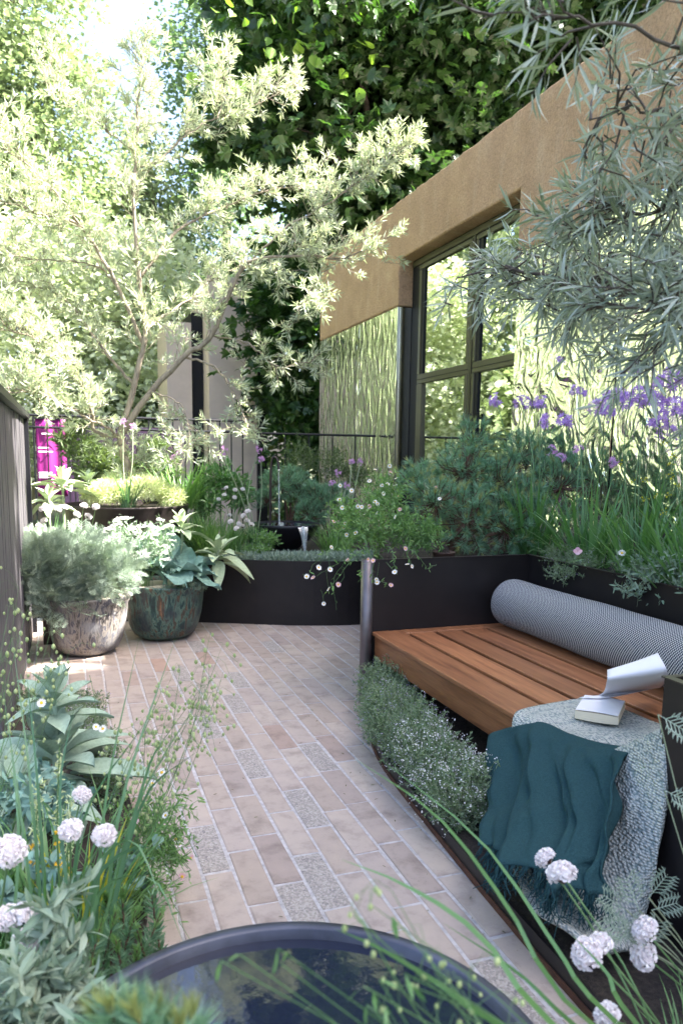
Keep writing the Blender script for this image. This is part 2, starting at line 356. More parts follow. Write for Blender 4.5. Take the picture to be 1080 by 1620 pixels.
def knit(name, hi, lo, sc):
    m, t, p = mk(name); tc = N(t, 'ShaderNodeTexCoord'); mp = N(t, 'ShaderNodeMapping'); mp.inputs['Scale'].default_value = (1, .62, 1); mp.inputs['Rotation'].default_value = (0, 0, .3); t.links.new(tc.outputs['Object'], mp.inputs[0])
    v = N(t, 'ShaderNodeTexVoronoi', i_Scale=sc, i_Randomness=.55, feature='SMOOTH_F1'); v.inputs['Smoothness'].default_value = .25; t.links.new(mp.outputs[0], v.inputs['Vector'])
    r = ramp(t, [(.12, hi), (.45, tuple(.62 * a + .38 * b for a, b in zip(hi, lo))), (.72, lo)]); t.links.new(v.outputs['Distance'], r.inputs[0])
    t.links.new(r.outputs[0], p.inputs['Base Color']); p.inputs['Roughness'].default_value = .95; p.inputs['Specular IOR Level'].default_value = .15
    inv = N(t, 'ShaderNodeMath', operation='SUBTRACT'); inv.inputs[0].default_value = 1; t.links.new(v.outputs['Distance'], inv.inputs[1])
    bn = N(t, 'ShaderNodeBump', i_Strength=1.0, i_Distance=.012); t.links.new(inv.outputs[0], bn.inputs['Height']); t.links.new(bn.outputs[0], p.inputs['Normal'])
    return m
M['knit'] = knit('chunky_knit', (.68, .67, .60), (.20, .25, .245), 125)
M['teal'] = plain('brushed_teal_wool', (.022, .060, .066), .95, noise=.2, nscale=160, bump=.5, bscale=350, spec=.15, stretch=(1, 1, .4))
M['paper'] = plain('paper', (.72, .70, .72), .8)
M['pages'] = plain('page_edges', (.72, .62, .44), .85, noise=.12, nscale=4, stretch=(1, 1, 160))
def glaze(name, cols, pale):
    m, t, p = mk(name); tc = N(t, 'ShaderNodeTexCoord'); mp = N(t, 'ShaderNodeMapping'); mp.inputs['Scale'].default_value = (16, 16, 3.0); t.links.new(tc.outputs['Object'], mp.inputs[0])
    n = N(t, 'ShaderNodeTexNoise', i_Scale=1.8, i_Detail=8.0, i_Roughness=.7, i_Distortion=.7); t.links.new(mp.outputs[0], n.inputs['Vector'])
    r = ramp(t, cols); t.links.new(n.outputs[0], r.inputs[0])
    n2 = N(t, 'ShaderNodeTexNoise', i_Scale=7.0, i_Detail=6.0); t.links.new(tc.outputs['Object'], n2.inputs['Vector'])
    r2 = ramp(t, [(.5, (0, 0, 0)), (.66, (.8, .8, .8))]); t.links.new(n2.outputs[0], r2.inputs[0])
    mx = N(t, 'ShaderNodeMix', data_type='RGBA'); t.links.new(r2.outputs[0], mx.inputs[0]); t.links.new(r.outputs[0], mx.inputs[6]); mx.inputs[7].default_value = c4(pale)
    t.links.new(mx.outputs[2], p.inputs['Base Color']); p.inputs['Roughness'].default_value = .45
    bn = N(t, 'ShaderNodeBump', i_Strength=.5, i_Distance=.01); t.links.new(n.outputs[0], bn.inputs['Height']); t.links.new(bn.outputs[0], p.inputs['Normal'])
    return m
M['glaze_a'] = glaze('speckled_grey_glaze', [(.32, (.015, .014, .018)), (.42, (.08, .07, .065)), (.5, (.26, .23, .20)), (.56, (.04, .045, .075)), (.66, (.13, .10, .08))], (.21, .21, .22))
M['glaze_a'].node_tree.nodes['Principled BSDF'].inputs['Roughness'].default_value = .68
M['glaze_b'] = glaze('green_brown_drip_glaze', [(.3, (.012, .014, .016)), (.43, (.015, .055, .05)), (.5, (.12, .20, .15)), (.56, (.04, .026, .02)), (.7, (.26, .14, .07))], (.03, .035, .045))
M['gravel'] = plain('pale_gravel', (.6, .54, .46), .9, noise=.4, nscale=80, bump=1, bscale=160)
M['water'] = plain('dark_water', (.012, .017, .034), .02, spec=1.0, bump=.06, bscale=18)
M['bowl'] = plain('blue_black_steel_rim', (.06, .066, .09), .36, metal=.4, noise=.35, nscale=9)
m, t, p = mk('falling_water'); p.inputs['Base Color'].default_value = (.9, .95, .95, 1); p.inputs['Roughness'].default_value = .05; p.inputs['Transmission Weight'].default_value = .75; p.inputs['IOR'].default_value = 1.33; M['jet'] = m
M['plaster'] = plain('pinkish_plaster', (.50, .40, .36), .9, noise=.08, nscale=4)
M['charboard'] = plain('charred_board', (.075, .07, .08), .6, noise=.4, nscale=10, bump=.5, bscale=40, stretch=(1, 1, .1))
M['magenta'] = plain('magenta_banner', (.26, .010, .17), .6)
M['white'] = plain('white_print', (.8, .78, .8), .6)
M['purple'] = plain('dark_purple_cloth', (.02, .004, .03), .8)
M['terra'] = plain('brown_clay', (.055, .028, .02), .6, noise=.3, nscale=30)
M['bark'] = plain('grey_bark', (.22, .185, .14), .9, noise=.45, nscale=25, bump=.8, bscale=60, stretch=(1, 1, .3))
M['bark_dark'] = plain('dark_bark', (.085, .07, .06), .9, noise=.4, nscale=20, bump=.8, bscale=40)
M['bark_red'] = plain('reddish_pine_bark', (.085, .045, .028), .85, noise=.4, nscale=40)
M['l_buck'] = leafmat('silvery_green_leaf', (.31, .36, .25), (.50, .54, .43), .45, .3, (1.2, 1.25, .8), .5)
M['l_buck_near'] = leafmat('grey_green_willow_leaf', (.16, .21, .16), (.40, .45, .43), .42, .2, (1.3, 1.4, .7), .5, (.16, .21, .15))
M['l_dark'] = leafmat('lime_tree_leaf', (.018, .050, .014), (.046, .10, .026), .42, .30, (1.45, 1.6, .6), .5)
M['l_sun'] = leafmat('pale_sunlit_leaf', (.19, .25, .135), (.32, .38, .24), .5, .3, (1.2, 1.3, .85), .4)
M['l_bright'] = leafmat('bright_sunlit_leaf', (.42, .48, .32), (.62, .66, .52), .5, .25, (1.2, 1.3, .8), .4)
M['post'] = plain('brushed_post', (.17, .15, .155), .4, metal=.7, noise=.15, nscale=14)
M['l_limeleaf'] = leafmat('sunlit_tint_lime_leaf', (.09, .19, .03), (.19, .32, .06), .45, .4, (1.3, 1.4, .5), .4)  # lighter yellow-green that imitates sun on part of the dark crown
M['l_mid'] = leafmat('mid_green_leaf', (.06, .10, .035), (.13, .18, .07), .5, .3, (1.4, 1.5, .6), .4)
M['l_blue'] = leafmat('blue_green_leaf', (.10, .16, .10), (.18, .25, .16), .5, .35, (1.3, 1.5, .8), .4)
M['l_grass'] = leafmat('green_blade', (.075, .18, .06), (.15, .28, .105), .38, .25, (1.3, 1.6, .5), .5)
M['l_bglass'] = leafmat('blue_green_blade', (.06, .145, .075), (.12, .23, .12), .4, .2, (1.2, 1.5, .6), .5)
M['l_silver'] = leafmat('silver_felt_leaf', (.19, .27, .19), (.31, .38, .29), .8, .12, (1.1, 1.3, .7), .2)
M['l_felt'] = plain('woolly_leaf', (.31, .41, .31), .9, noise=.16, nscale=14, bump=.4, bscale=260, spec=.2)
M['l_felt2'] = plain('pale_woolly_leaf', (.40, .48, .30), .9, noise=.16, nscale=14, bump=.3, bscale=200, spec=.2)
M['l_kale'] = plain('glaucous_leaf', (.17, .29, .235), .6, noise=.25, nscale=9, bump=.5, bscale=30, spec=.35)
M['l_artem'] = leafmat('artemisia_leaf', (.20, .27, .21), (.33, .39, .32), .8, .2, (1.1, 1.2, .8), .2)
M['l_thyme'] = leafmat('thyme_leaf', (.09, .16, .06), (.24, .31, .19), .55, .2, (1.2, 1.4, .6), .3, (.12, .19, .09))
M['l_pine'] = leafmat('pine_needle', (.11, .24, .14), (.21, .36, .22), .4, .15, (1.2, 1.5, .6), .5)
M['l_candle'] = leafmat('young_pine_needle', (.22, .27, .09), (.36, .38, .15), .45, .2, (1.2, 1.3, .6), .4)
M['l_euph'] = leafmat('spurge_needle_leaf', (.09, .19, .11), (.18, .30, .17), .5, .2, (1.2, 1.5, .6), .3)
M['l_lime'] = leafmat('lime_froth', (.46, .52, .30), (.68, .70, .50), .6, .3, (1.2, 1.3, .6), .3)
M['l_fresh'] = leafmat('fresh_green_leaf', (.10, .21, .06), (.20, .33, .12), .5, .3, (1.3, 1.5, .6), .4)
M['stem'] = plain('green_stem', (.10, .19, .07), .5)
M['stem_pale'] = plain('pale_stem', (.26, .31, .2), .7)
M['w_petal'] = leafmat('white_petal', (.72, .70, .68), (.86, .84, .84), .6, .25, (1, 1, 1), .2)
M['thrift'] = leafmat('white_pink_thrift_petal', (.80, .73, .73), (.92, .90, .89), .6, .25, (1, .95, .97), .2, (.87, .83, .83))
M['p_petal'] = leafmat('lilac_petal', (.40, .23, .58), (.62, .42, .76), .5, .3, (1.1, .9, 1.2), .3)
M['p_pink'] = leafmat('pink_lilac_petal', (.55, .28, .55), (.72, .46, .70), .5, .3, (1.1, .9, 1.1), .3)
M['pinkfl'] = leafmat('pale_pink_petal', (.70, .36, .46), (.80, .55, .60), .5, .3, (1.1, .9, 1), .3)
M['yellow'] = plain('yellow_disc', (.75, .45, .02), .7)
M['y_leaf'] = leafmat('yellow_lit_leaf', (.42, .40, .03), (.55, .50, .05), .5, .35, (1.2, 1.2, .5), .4)
M['seed'] = leafmat('quaking_grass_spikelet', (.30, .38, .16), (.46, .52, .26), .6, .2, (1.1, 1.2, .7), .3)
M['lilac_s'] = leafmat('lilac_speck', (.42, .36, .52), (.62, .56, .7), .6, .2, (1, 1, 1), .2)
M['litter'] = leafmat('dry_leaf_bits', (.06, .045, .025), (.16, .15, .06), .8, 0)
# ================================================================== SETTING
mb = MB(); mb.add([(-150, -100, -.06), (150, -100, -.06), (150, 250, -.06), (-150, 250, -.06)], [(0, 1, 2, 3)])
struct('ground', mb, M['ground'])
# pavement: mortar bed with one object per brick in view
mb = MB(); mb.box((-1.4, .2, -.05), (3.2, 7.2, -.0035)); pave = struct('pavement', mb, M['mortar'])
BW, BL, BP, BLP = .0955, .334, .1065, .345
def brick_mesh(seed, mat):
    r = np.random.default_rng(seed); hw, hl, b = BW / 2, BL / 2, .004
    def ring(ix, z, j): return [(-hw + ix + r.uniform(-j, j), -hl + ix + r.uniform(-j, j), z), (hw - ix + r.uniform(-j, j), -hl + ix + r.uniform(-j, j), z), (hw - ix + r.uniform(-j, j), hl - ix + r.uniform(-j, j), z), (-hw + ix + r.uniform(-j, j), hl - ix + r.uniform(-j, j), z)]
    q = [ring(0, -.03, 0), ring(0, -.003, .0022), ring(b * .6, -.0008, .0018), ring(b * 1.6, 0.0, .0016)]
    V = [p for rr_ in q for p in rr_]; F = []
    for k in range(3):
        for i in range(4): F.append((k * 4 + i, k * 4 + (i + 1) % 4, k * 4 + 4 + (i + 1) % 4, k * 4 + 4 + i))
    F.append((12, 13, 14, 15)); m = MB(); m.add(V, F); return m.mesh('brick', mat)
BM = [brick_mesh(i, M['brick']) for i in range(6)]; GM = [brick_mesh(20 + i, M['grit']) for i in range(2)]
gritpts = [at(x, y, Z=0) for x, y in ((407, 1221), (493, 1292), (332, 1347), (473, 1430), (509, 1400), (515, 1211), (781, 1555), (387, 1078), (385, 1120), (505, 1191), (538, 1009), (434, 1032), (318, 1022), (289, 1061), (620, 1600), (352, 1160))]
phase = {1: .11, 2: .201, 7: .076, 6: .343}
cells = []
rr = np.random.default_rng(5); last = 0
for k in range(-16, 24):
    xc = .428 + k * BP
    if xc > 2.65: break
    ph = phase.get(k, None)
    if ph is None: ph = (last + rr.uniform(.1, .22)) % BLP
    last = ph
    for j in range(0, 21):
        yc = ph + BLP * (j + .5)
        if not .6 < yc < 7.0: continue
        if xc > 1.42 and yc < 3.8: continue
        if yc > 6.75 - .2 * xc: continue
        g = any(abs(p[0] - xc) < BP / 2 and abs(p[1] - yc) < BLP / 2 for p in gritpts)
        pr = MW.T @ (np.array([xc, yc, 0]) - CC); px, py = PX0 + FP * pr[0] / pr[2], PY0 + FP * pr[1] / pr[2]
        vis = pr[2] > .3 and -20 < px < 1100 and py < 1660 and px > 150 - (py - 1000) * .05 and not (py > 1500 and 200 < px < 750)
        cells.append((xc, yc, g, vis, pr[2]))
seen = sorted([c for c in cells if c[3]], key=lambda c: c[4])[:298]; ids = set(id(c) for c in seen); far = MB()
for c in cells:
    me = random.choice(GM if c[2] else BM); z = rr.uniform(-.0012, .0012)
    if id(c) in ids:
        link('brick', me, pave, (c[0] + rr.uniform(-.0015, .0015), c[1] + rr.uniform(-.002, .002), z), (rr.uniform(-.004, .004), rr.uniform(-.006, .006), rr.uniform(-.006, .006)))
    else:
        far.V.append(np.array([v.co[:] for v in me.vertices]) + np.array([c[0], c[1], z])); b0 = far.n
        far.F.append((np.array([list(p.vertices) for p in me.polygons]) + b0, 1 if c[2] else 0)); far.n += len(me.vertices)
o = link('brick_field', far.mesh('brick_field', [M['brick'], M['grit']]), pave); o['kind'] = 'stuff'

# ---- building with tan render, mirror cladding and glazed doors
WX, ZT, ZM, ZW = 3.4, 4.1, 3.03, 3.5
Y0, Y1, YA, YB = -2.5, 10.57, 5.5, 7.84
bld = thing('building', 'tan rendered flat-roofed building clad below in rippled mirror panels', 'building', (WX, 4, 0))
mb = MB()
ol = [(y_, ZT + (random.uniform(-.006, .007) if 0 < k_ < 150 else 0)) for k_, y_ in enumerate(np.linspace(Y0, Y1, 151))] + [(Y1, ZM), (YB, ZM), (YB, ZW), (YA, ZW), (YA, ZM), (Y0, ZM)]
n = len(ol); V = [(WX, y, z) for y, z in ol] + [(WX + .26, y, z) for y, z in ol]
mb.add(V, [(i, (i + 1) % n, n + (i + 1) % n, n + i) for i in range(n)]); mb.F.append((np.array([list(range(n))[::-1]]), 0)); mb.F.append((np.array([list(range(n, 2 * n))]), 0))
bevel(part('upper_wall', mb, M['stucco'], bld), .018, 3)
mb = MB(); mb.box((WX + .27, Y0, -.05), (8.5, Y1 - .01, ZT - .03)); part('wall_core', mb, M['gasket'], bld)
mb = MB(); mb.box((WX + .03, YB + .002, -.05), (WX + .268, Y1 - .02, ZM - .012)); mb.box((WX + .03, Y0, -.05), (WX + .268, YA - .002, ZM - .012)); part('lower_wall', mb, M['gasket'], bld)
mb = MB(); mb.box((WX + .1, Y0 - .05, ZT - .02), (8.6, Y1 + .05, ZT + .01)); part('roof', mb, M['plaster'], bld)
def mirror(y0, y1, mat, near_edge=True):
    mb = MB(); mb.box((WX + .004, y0, .3), (WX + .024, y1, ZM - .014)); o = part('mirror_panel', mb, mat, bld)
    mb = MB(); mb.box((WX + .002, y0 - .008, .3), (WX + .028, y0 - .001, ZM - .013)); part('panel_edge', mb, M['mirror_edge'], o)
mirror(9.12, Y1 - .005, M['ripple_far']); mirror(YB + .01, 9.10, M['ripple_far'])
for a, b in ((4.25, YA - .02), (2.98, 4.228), (1.7, 2.958), (.4, 1.678), (-1.2, .378)): mirror(a, b, M['ripple_near'])
mb = MB(); mb.box((WX + .03, YB - .010, .6), (WX + .16, YB + .001, ZM - .014)); part('mirror_return', mb, M['mirror_edge'], bld)
# glazed doors
GX = WX + .165
dr = part('door_frame', MB().box((GX, YB - .20, .62), (GX + .08, YB - .012, ZW - .005)).box((GX, YA + .01, ZW - .09), (GX + .08, YB - .20, ZW - .006)).box((GX, YA + .005, .62), (GX + .08, YA + .06, ZW - .09)).box((GX, YA + .06, .62), (GX + .08, YB - .2, .70)), M['gasket'], bld)
part('head_rail', MB().box((GX - .012, YA + .02, ZW - .075), (GX + .0, YB - .03, ZW - .02)).box((GX - .02, YA + .02, ZW - .135), (GX - .0, YB - .215, ZW - .098)), M['bronze'], dr)
def leafdoor(y0, y1, hinge):
    st = .055
    d = part('door', MB().box((GX - .02, y0, 2.24 - .05), (GX + .03, y1, 2.24 + .05)).box((GX - .022, y0, 2.292), (GX + .03, y0 + st, ZW - .14)).box((GX - .022, y1 - st, 2.292), (GX + .03, y1, ZW - .14))
             .box((GX - .024, y0, .71), (GX + .03, y0 + st * (1 if hinge < 0 else 2.3), 2.188)).box((GX - .024, y1 - st * (1 if hinge > 0 else 2.3), .71), (GX + .03, y1, 2.188)).box((GX - .02, y0 + st, .712), (GX + .03, y1 - st, .86)), M['bronze'], bld)
    bevel(d, .004, 1)
    part('transom_line', MB().box((GX - .024, y0 + .002, 2.232), (GX - .0195, y1 - .002, 2.238)), M['gasket'], d)
    for z0, z1, nm in ((2.29, ZW - .138, 'upper_pane'), (.85, 2.19, 'lower_pane')):
        part('pane', MB().box((GX + .004, y0 + .04, z0), (GX + .012, y1 - .04, z1)), M['glass'], d)
        part('gasket', MB().box((GX - .012, y1 - .115, z0), (GX + .003, y1 - st - .001, z1)), M['gasket'], d)
    return d
leafdoor(6.50, YB - .225, -1)
d2 = leafdoor(YA + .06, 6.43, 1)
part('handle', MB().box((GX - .075, 6.335, 1.60), (GX - .055, 6.365, 1.82)).box((GX - .056, 6.34, 1.63), (GX - .024, 6.36, 1.65)).box((GX - .056, 6.34, 1.77), (GX - .024, 6.36, 1.79)), M['black'], d2)
part('mullion', MB().box((GX - .03, 6.432, .7), (GX + .04, 6.450, ZW - .09)).box((GX - .02, 6.475, .7), (GX + .04, 6.498, ZW - .09)), M['bronze'], dr)

# ---- distant pavilion, railings, banner, side fence
PV = 14.0 / 10.05
pv = thing('pavilion', 'pinkish plaster pavilion wall with a dark corner post behind the railing', 'pavilion', (2.8, 14.4, 0))
part('plaster_wall', MB().box((2.43, 14.0, -.05), (3.30, 16, 4.55)), M['plaster'], pv)
part('side_wall', MB().box((1.75, 14.5, -.05), (2.2, 16, 3.8)), M['plaster'], pv)
part('corner_post', MB().box((3.302, 13.93, -.05), (3.49, 14.13, 4.7)), M['black'], pv)
part('back_wall', MB().box((2.21, 14.6, -.05), (2.425, 16, 4.0)), M['gasket'], pv)
def railing(x0, x1, y, z0, zt, bars, label):
    r = thing('railing', label, 'railing', ((x0 + x1) / 2, y, z0))
    b = MB()
    for z in bars: tubes(b, np.array([[(x0, y, z), (x1, y, z)]]), .013, 8, cap=True)
    part('rail', b, M['black'], r)
    sp = .125 if len(bars) > 1 else .28
    me = None
    for x in np.arange(x0 + .06, x1, sp):
        if me is None:
            b = MB(); tubes(b, np.array([[(0, 0, z0), (0, 0, zt)]]), .008, 6); me = b.mesh('baluster', M['black'])
        link('baluster', me, r, (x - (x0 + x1) / 2, 0, -z0))
    return r
railing(-.5, 1.93, 8.35, .0, 1.78, (1.78, 1.66), 'black iron railing with two top bars behind the tree trunk')
railing(1.95, 3.38, 8.35, .0, 1.655, (1.655,), 'single black handrail beside the far mirror panel')
bn = thing('banner', 'magenta cloth banner hanging by the left fence', 'banner', (-.2, 8.7, .9))
a, b = at(56, 662, Y=8.7), at(108, 785, Y=8.7)
mb = MB(); xs = np.linspace(a[0], b[0], 9); zs = np.linspace(b[2], a[2], 8)
G = np.array([[(x, 8.7 + .015 * math.sin(x * 40) + .01 * math.sin(z * 9), z) for x in xs] for z in zs])
i, j = np.meshgrid(range(7), range(8), indexing='ij'); q = (i * 9 + j).ravel()
mb.add(G.reshape(-1, 3), np.stack([q, q + 1, q + 10, q + 9], 1)); o = part('cloth', mb, M['magenta'], bn, True)
o.modifiers.new('s', 'SOLIDIFY').thickness = .004
mb = MB()
for zz, x0, x1 in ((.62, .06, .42), (.57, .06, .55), (.30, .05, .5), (.27, .05, .6), (.24, .05, .42), (.74, .55, .9), (.80, .2, .6)):
    z = b[2] + (a[2] - b[2]) * zz; mb.box((a[0] + (b[0] - a[0]) * x0, 8.672, z), (a[0] + (b[0] - a[0]) * x1, 8.676, z + .014))
part('print', mb, M['white'], bn)
part('hanging_bar', MB().box((a[0] - .02, 8.69, a[2] - .004), (b[0] + .02, 8.712, a[2] + .012)), M['black'], bn)
part('pole', MB().box((a[0] - .03, 8.69, -.05), (a[0] - .018, 8.71, a[2] + .02)).box((b[0] + .018, 8.69, -.05), (b[0] + .03, 8.71, a[2] + .02)), M['black'], bn)
solo('purple_screen', MB().box((-.05, 9.4, .0), (1.2, 9.44, 1.72)), M['purple'], 'dark purple screen behind the railing beside the magenta banner', 'screen', (.6, 9.42, 0))
fn = thing('fence', 'dark vertical board fence at the left edge of the terrace', 'fence', (-.318, 5.2, 0))
me = MB().box((-.012, -.052, 0), (.012, .052, 1.66)).mesh('board', M['charboard'])
for k in range(26):
    bevel(link('board', me, fn, (random.uniform(-.004, .004), -1.75 + k * .113, random.uniform(-.004, .004)), (0, 0, random.uniform(-.01, .01))), .003, 1)
part('top_cap', MB().box((-.365, 3.35, 1.662), (-.268, 6.42, 1.70)), M['black'], fn)
part('end_post', MB().box((-.35, 6.34, 0), (-.278, 6.42, 1.66)), M['black'], fn)
part('back_rail', MB().box((-.375, 3.4, .5), (-.334, 6.33, .58)).box((-.375, 3.4, 1.3), (-.334, 6.33, 1.38)), M['black'], fn)

# ---- planters
def wallstrip(mb, pts, th, z0, z1, m=0):
    p = np.asarray(pts, float); t = np.gradient(p, axis=0); t /= np.linalg.norm(t, axis=1, keepdims=True); nn = np.c_[-t[:, 1], t[:, 0]]
    prism(mb, np.vstack([p, (p + nn * th)[::-1]]), z0, z1, m)
cur = smoothline([(-.36, 6.95), (.3, 6.62), (1.07, 6.33), (1.5, 6.125), (1.91, 5.965), (2.31, 5.90), (2.75, 5.95), (3.3, 6.1)], 40)
fp = thing('curved_planter', 'low black steel planter with a curved front behind the glazed pots', 'planter', (1.5, 6.4, 0))
mb = MB(); wallstrip(mb, cur, .02, 0, .545); part('steel_front', mb, M['steel'], fp, False)
mb = MB(); prism(mb, np.vstack([cur + [0, .021], [(3.38, 6.2), (3.38, 8.3), (-.6, 8.3)]]), .0, .50); part('soil_fill', mb, M['soil'], fp)
rp = thing('bench_planter', 'tall black steel planter wrapping round the back of the bench', 'planter', (2.6, 4, 0))
EZ = .83
part('end_panel', MB().box((1.58, 3.95, 0), (2.622, 3.962, EZ)), M['steel'], rp)
part('back_panel', MB().box((2.622, 1.66, 0), (2.634, 3.962, EZ)), M['steel'], rp)
mb = MB(); wallstrip(mb, np.linspace((1.60, 3.97), (2.44, 5.85), 6), -.012, 0, EZ - .002); part('end_return', mb, M['steel'], rp)
part('top_edge', MB().box((1.585, 3.944, EZ), (2.60, 3.966, EZ + .004)).box((2.612, 1.66, EZ), (2.640, 3.966, EZ + .004)), M['steel_edge'], rp)
mb = MB(); tubes(mb, np.array([[(1.567, 3.958, 0), (1.567, 3.958, EZ + .003)]]), .034, 20, cap=True); part('corner_post', mb, M['post'], rp, True)
part('soil_fill', prism(MB(), [(1.62, 3.966), (3.37, 3.966), (3.37, 5.84), (2.46, 5.84)], 0, EZ - .05).box((2.636, 1.68, 0), (3.37, 3.962, EZ - .051)), M['soil'], rp)
np_ = thing('near_planter', 'dark steel planter end at the near side of the bench', 'planter', (2.4, 1.2, 0))
part('side_panel', MB().box((1.56, 1.640, 0), (2.620, 1.652, .80)), M['steel'], np_)
part('front_panel', MB().box((1.555, .35, 0), (1.567, 1.638, .80)), M['steel'], np_)
part('top_edge', MB().box((1.552, .35, .80), (1.580, 1.656, .804)).box((1.581, 1.636, .80), (2.62, 1.656, .804)), M['steel_edge'], np_)
part('soil_fill', MB().box((1.569, .35, 0), (3.37, 1.638, .755)), M['soil'], np_)
tr = thing('herb_trough', 'low dark trough of thyme running under the bench front', 'planter', (1.4, 2.6, 0))
tcur = smoothline([(1.575, 3.915), (1.41, 3.48), (1.305, 3.05), (1.245, 2.35), (1.205, 1.7), (1.19, 1.0)], 40)
mb = MB(); wallstrip(mb, tcur, .008, 0, .068); part('front_panel', mb, M['steel'], tr)
mb = MB(); wallstrip(mb, tcur - [.0055, 0], .005, 0, .02); part('plinth', mb, M['rust'], tr)
mb = MB(); prism(mb, np.vstack([tcur + [.009, 0], [(2.6, 1.0), (2.6, 3.915)]]), 0, .055); part('soil_fill', mb, M['soil'], tr)
# left bed soil and edging
lb = thing('left_bed', 'soil bed edged in dark steel filling the near left corner', 'bed', (-.3, 3, 0))
edge = smoothline([(-.35, 4.55), (.02, 4.35), (.14, 3.6), (.19, 2.7), (.16, 2.1), (-.02, 1.72), (-.3, 1.5), (-.9, 1.4)], 40)
mb = MB(); prism(mb, np.vstack([edge[::-1], [(-.9, 4.6)]])[::-1], -.002, .05); part('soil_fill', mb, M['soil'], lb)

# ---- bench
be = thing('bench', 'slatted hardwood bench seat set between black steel planters', 'bench', (2.1, 2.8, 0))
YS, YE, ZS = 1.66, 3.942, .42
def plank(name, a, b): return bevel(part(name, MB().box(a, b), M['wood'], be), .005, 3)
plank('front_fascia', (1.612, YS, .262), (1.640, YE - .004, .3975))
plank('front_board', (1.598, YS, .398), (1.768, YE, ZS))
plank('end_board', (1.7695, YE - .085, .398), (2.618, YE, ZS))
sx = 1.796
for k in range(5):
    w_ = .140
    plank('slat', (sx, YS, .398), (sx + w_, YE - .0865, ZS - .001)); sx += w_ + .028
part('support', MB().box((1.66, 1.7, .33), (2.6, 1.76, .396)).box((1.66, 2.8, .33), (2.6, 2.86, .396)).box((1.66, 3.8, .33), (2.6, 3.86, .396)), M['steel'], be)
part('kick_panel', MB().box((1.9, YS, .14), (1.912, YE - .01, .39)), M['gasket'], be)

# ---- bolster cushion
BC, BR = (2.452, 2.965, ZS + .142), .141
prof = [(0.0, -.93)] + [(BR * math.sin(a) if a < 1.57 else BR, -.93 + .045 * (1 - math.cos(a))) for a in np.linspace(.75, math.pi / 2, 6)]
prof += [(BR * (1 + .012 * math.sin(y * 7 + 1) + .006 * math.sin(y * 17)), y) for y in np.linspace(-.86, .86, 24)] + [(r, -y) for r, y in prof[::-1]]
n = 40; a = np.arange(n) * 2 * math.pi / n; V = np.array([[(r * math.sin(t_), y, r * math.cos(t_)) for t_ in a] for r, y in prof]).reshape(-1, 3)
j = np.arange(n); F = np.concatenate([np.stack([i * n + j, i * n + (j + 1) % n, (i + 1) * n + (j + 1) % n, (i + 1) * n + j], 1) for i in range(len(prof) - 1)])
mb = MB().add(V, F); o = link('bolster_cushion', mb.mesh('bolster_cushion', M['weave'], True), None, BC); tag(o, 'long navy and white woven bolster lying along the back of the bench', 'cushion')

# ---- throw: knitted part over the seat, teal woven panel with fringe hanging in front
def patch(ctrl, nu, nv):
    c = np.array(ctrl, float); rows = np.array([smoothline(r, nv) for r in c]); return np.array([smoothline(rows[:, k], nu) for k in range(nv)]).transpose(1, 0, 2)
def gridmesh(G, mb=None):
    nu, nv = G.shape[:2]; i, j = np.meshgrid(range(nu - 1), range(nv - 1), indexing='ij'); q = (i * nv + j).ravel()
    return (mb or MB()).add(G.reshape(-1, 3), np.stack([q, q + nv, q + nv + 1, q + 1], 1))
thr = thing('throw_blanket', 'chunky grey knit throw with a fringed teal panel draped over the bench end', 'blanket', (1.6, 2.0, 0))
zb = ZS + .012
K = [[(2.12, 1.675, zb), (2.08, 1.8, zb + .006), (2.05, 2.15, zb), (2.02, 2.54, zb)],
     [(1.90, 1.675, zb + .02), (1.88, 1.9, zb + .012), (1.86, 2.15, zb + .006), (1.85, 2.52, zb + .003)],
     [(1.66, 1.68, zb + .02), (1.66, 1.95, zb + .014), (1.655, 2.2, zb + .008), (1.65, 2.475, zb + .006)],
     [(1.582, 1.68, zb), (1.578, 1.95, zb - .004), (1.578, 2.2, zb - .006), (1.582, 2.435, zb - .008)],
     [(1.555, 1.67, .33), (1.548, 1.93, .33), (1.545, 2.17, .33), (1.55, 2.40, .335)]]
G = patch(K, 40, 60)
uu, vv = np.meshgrid(np.linspace(0, 1, 40), np.linspace(0, 1, 60), indexing='ij')
G[..., 2] += .006 * np.sin(vv * 23 + 2 * uu) * (uu > .1) * (uu < .7)
o = part('knit_top', gridmesh(G), M['knit'], thr, True); s = o.modifiers.new('s', 'SOLIDIFY'); s.thickness = .012; s.offset = 1
T0 = [at(782, 1170, X=1.555), at(835, 1161, X=1.552), at(885, 1182, X=1.55), at(935, 1198, X=1.55), at(992, 1207, X=1.552)]
T1 = [at(777, 1250, X=1.385), at(835, 1258, X=1.385), at(890, 1275, X=1.39), at(940, 1290, X=1.41), at(992, 1300, X=1.45)]
T2 = [at(766, 1335, X=1.205), at(815, 1360, X=1.20), at(870, 1388, X=1.205), at(920, 1404, X=1.27), at(972, 1415, X=1.35)]
T0 = [p + np.array([-.012, 0, .004]) for p in T0]; T00 = [p + np.array([.07, 0.005, .034]) for p in T0]
G = patch([T00, T0, T1, T2], 44, 70)
uu, vv = np.meshgrid(np.linspace(0, 1, 44), np.linspace(0, 1, 70), indexing='ij')
fold = .020 * np.sin(vv * 19 + 2.4 * uu) + .011 * np.sin(vv * 41 + 1 - 4 * uu) + .010 * np.sin(vv * 9 + uu * 7) + .004 * np.sin(vv * 70 + uu * 15) + .004 * np.sin(uu * 30 + vv * 13)
G[..., 0] -= 1.45 * fold * np.clip((uu - .10) * 1.8, 0, 1) + .010
WN = patch(rng.normal(0, 1, (7, 11, 3)), 44, 70)[..., 0]; WN2 = patch(rng.normal(0, 1, (14, 22, 3)), 44, 70)[..., 0]
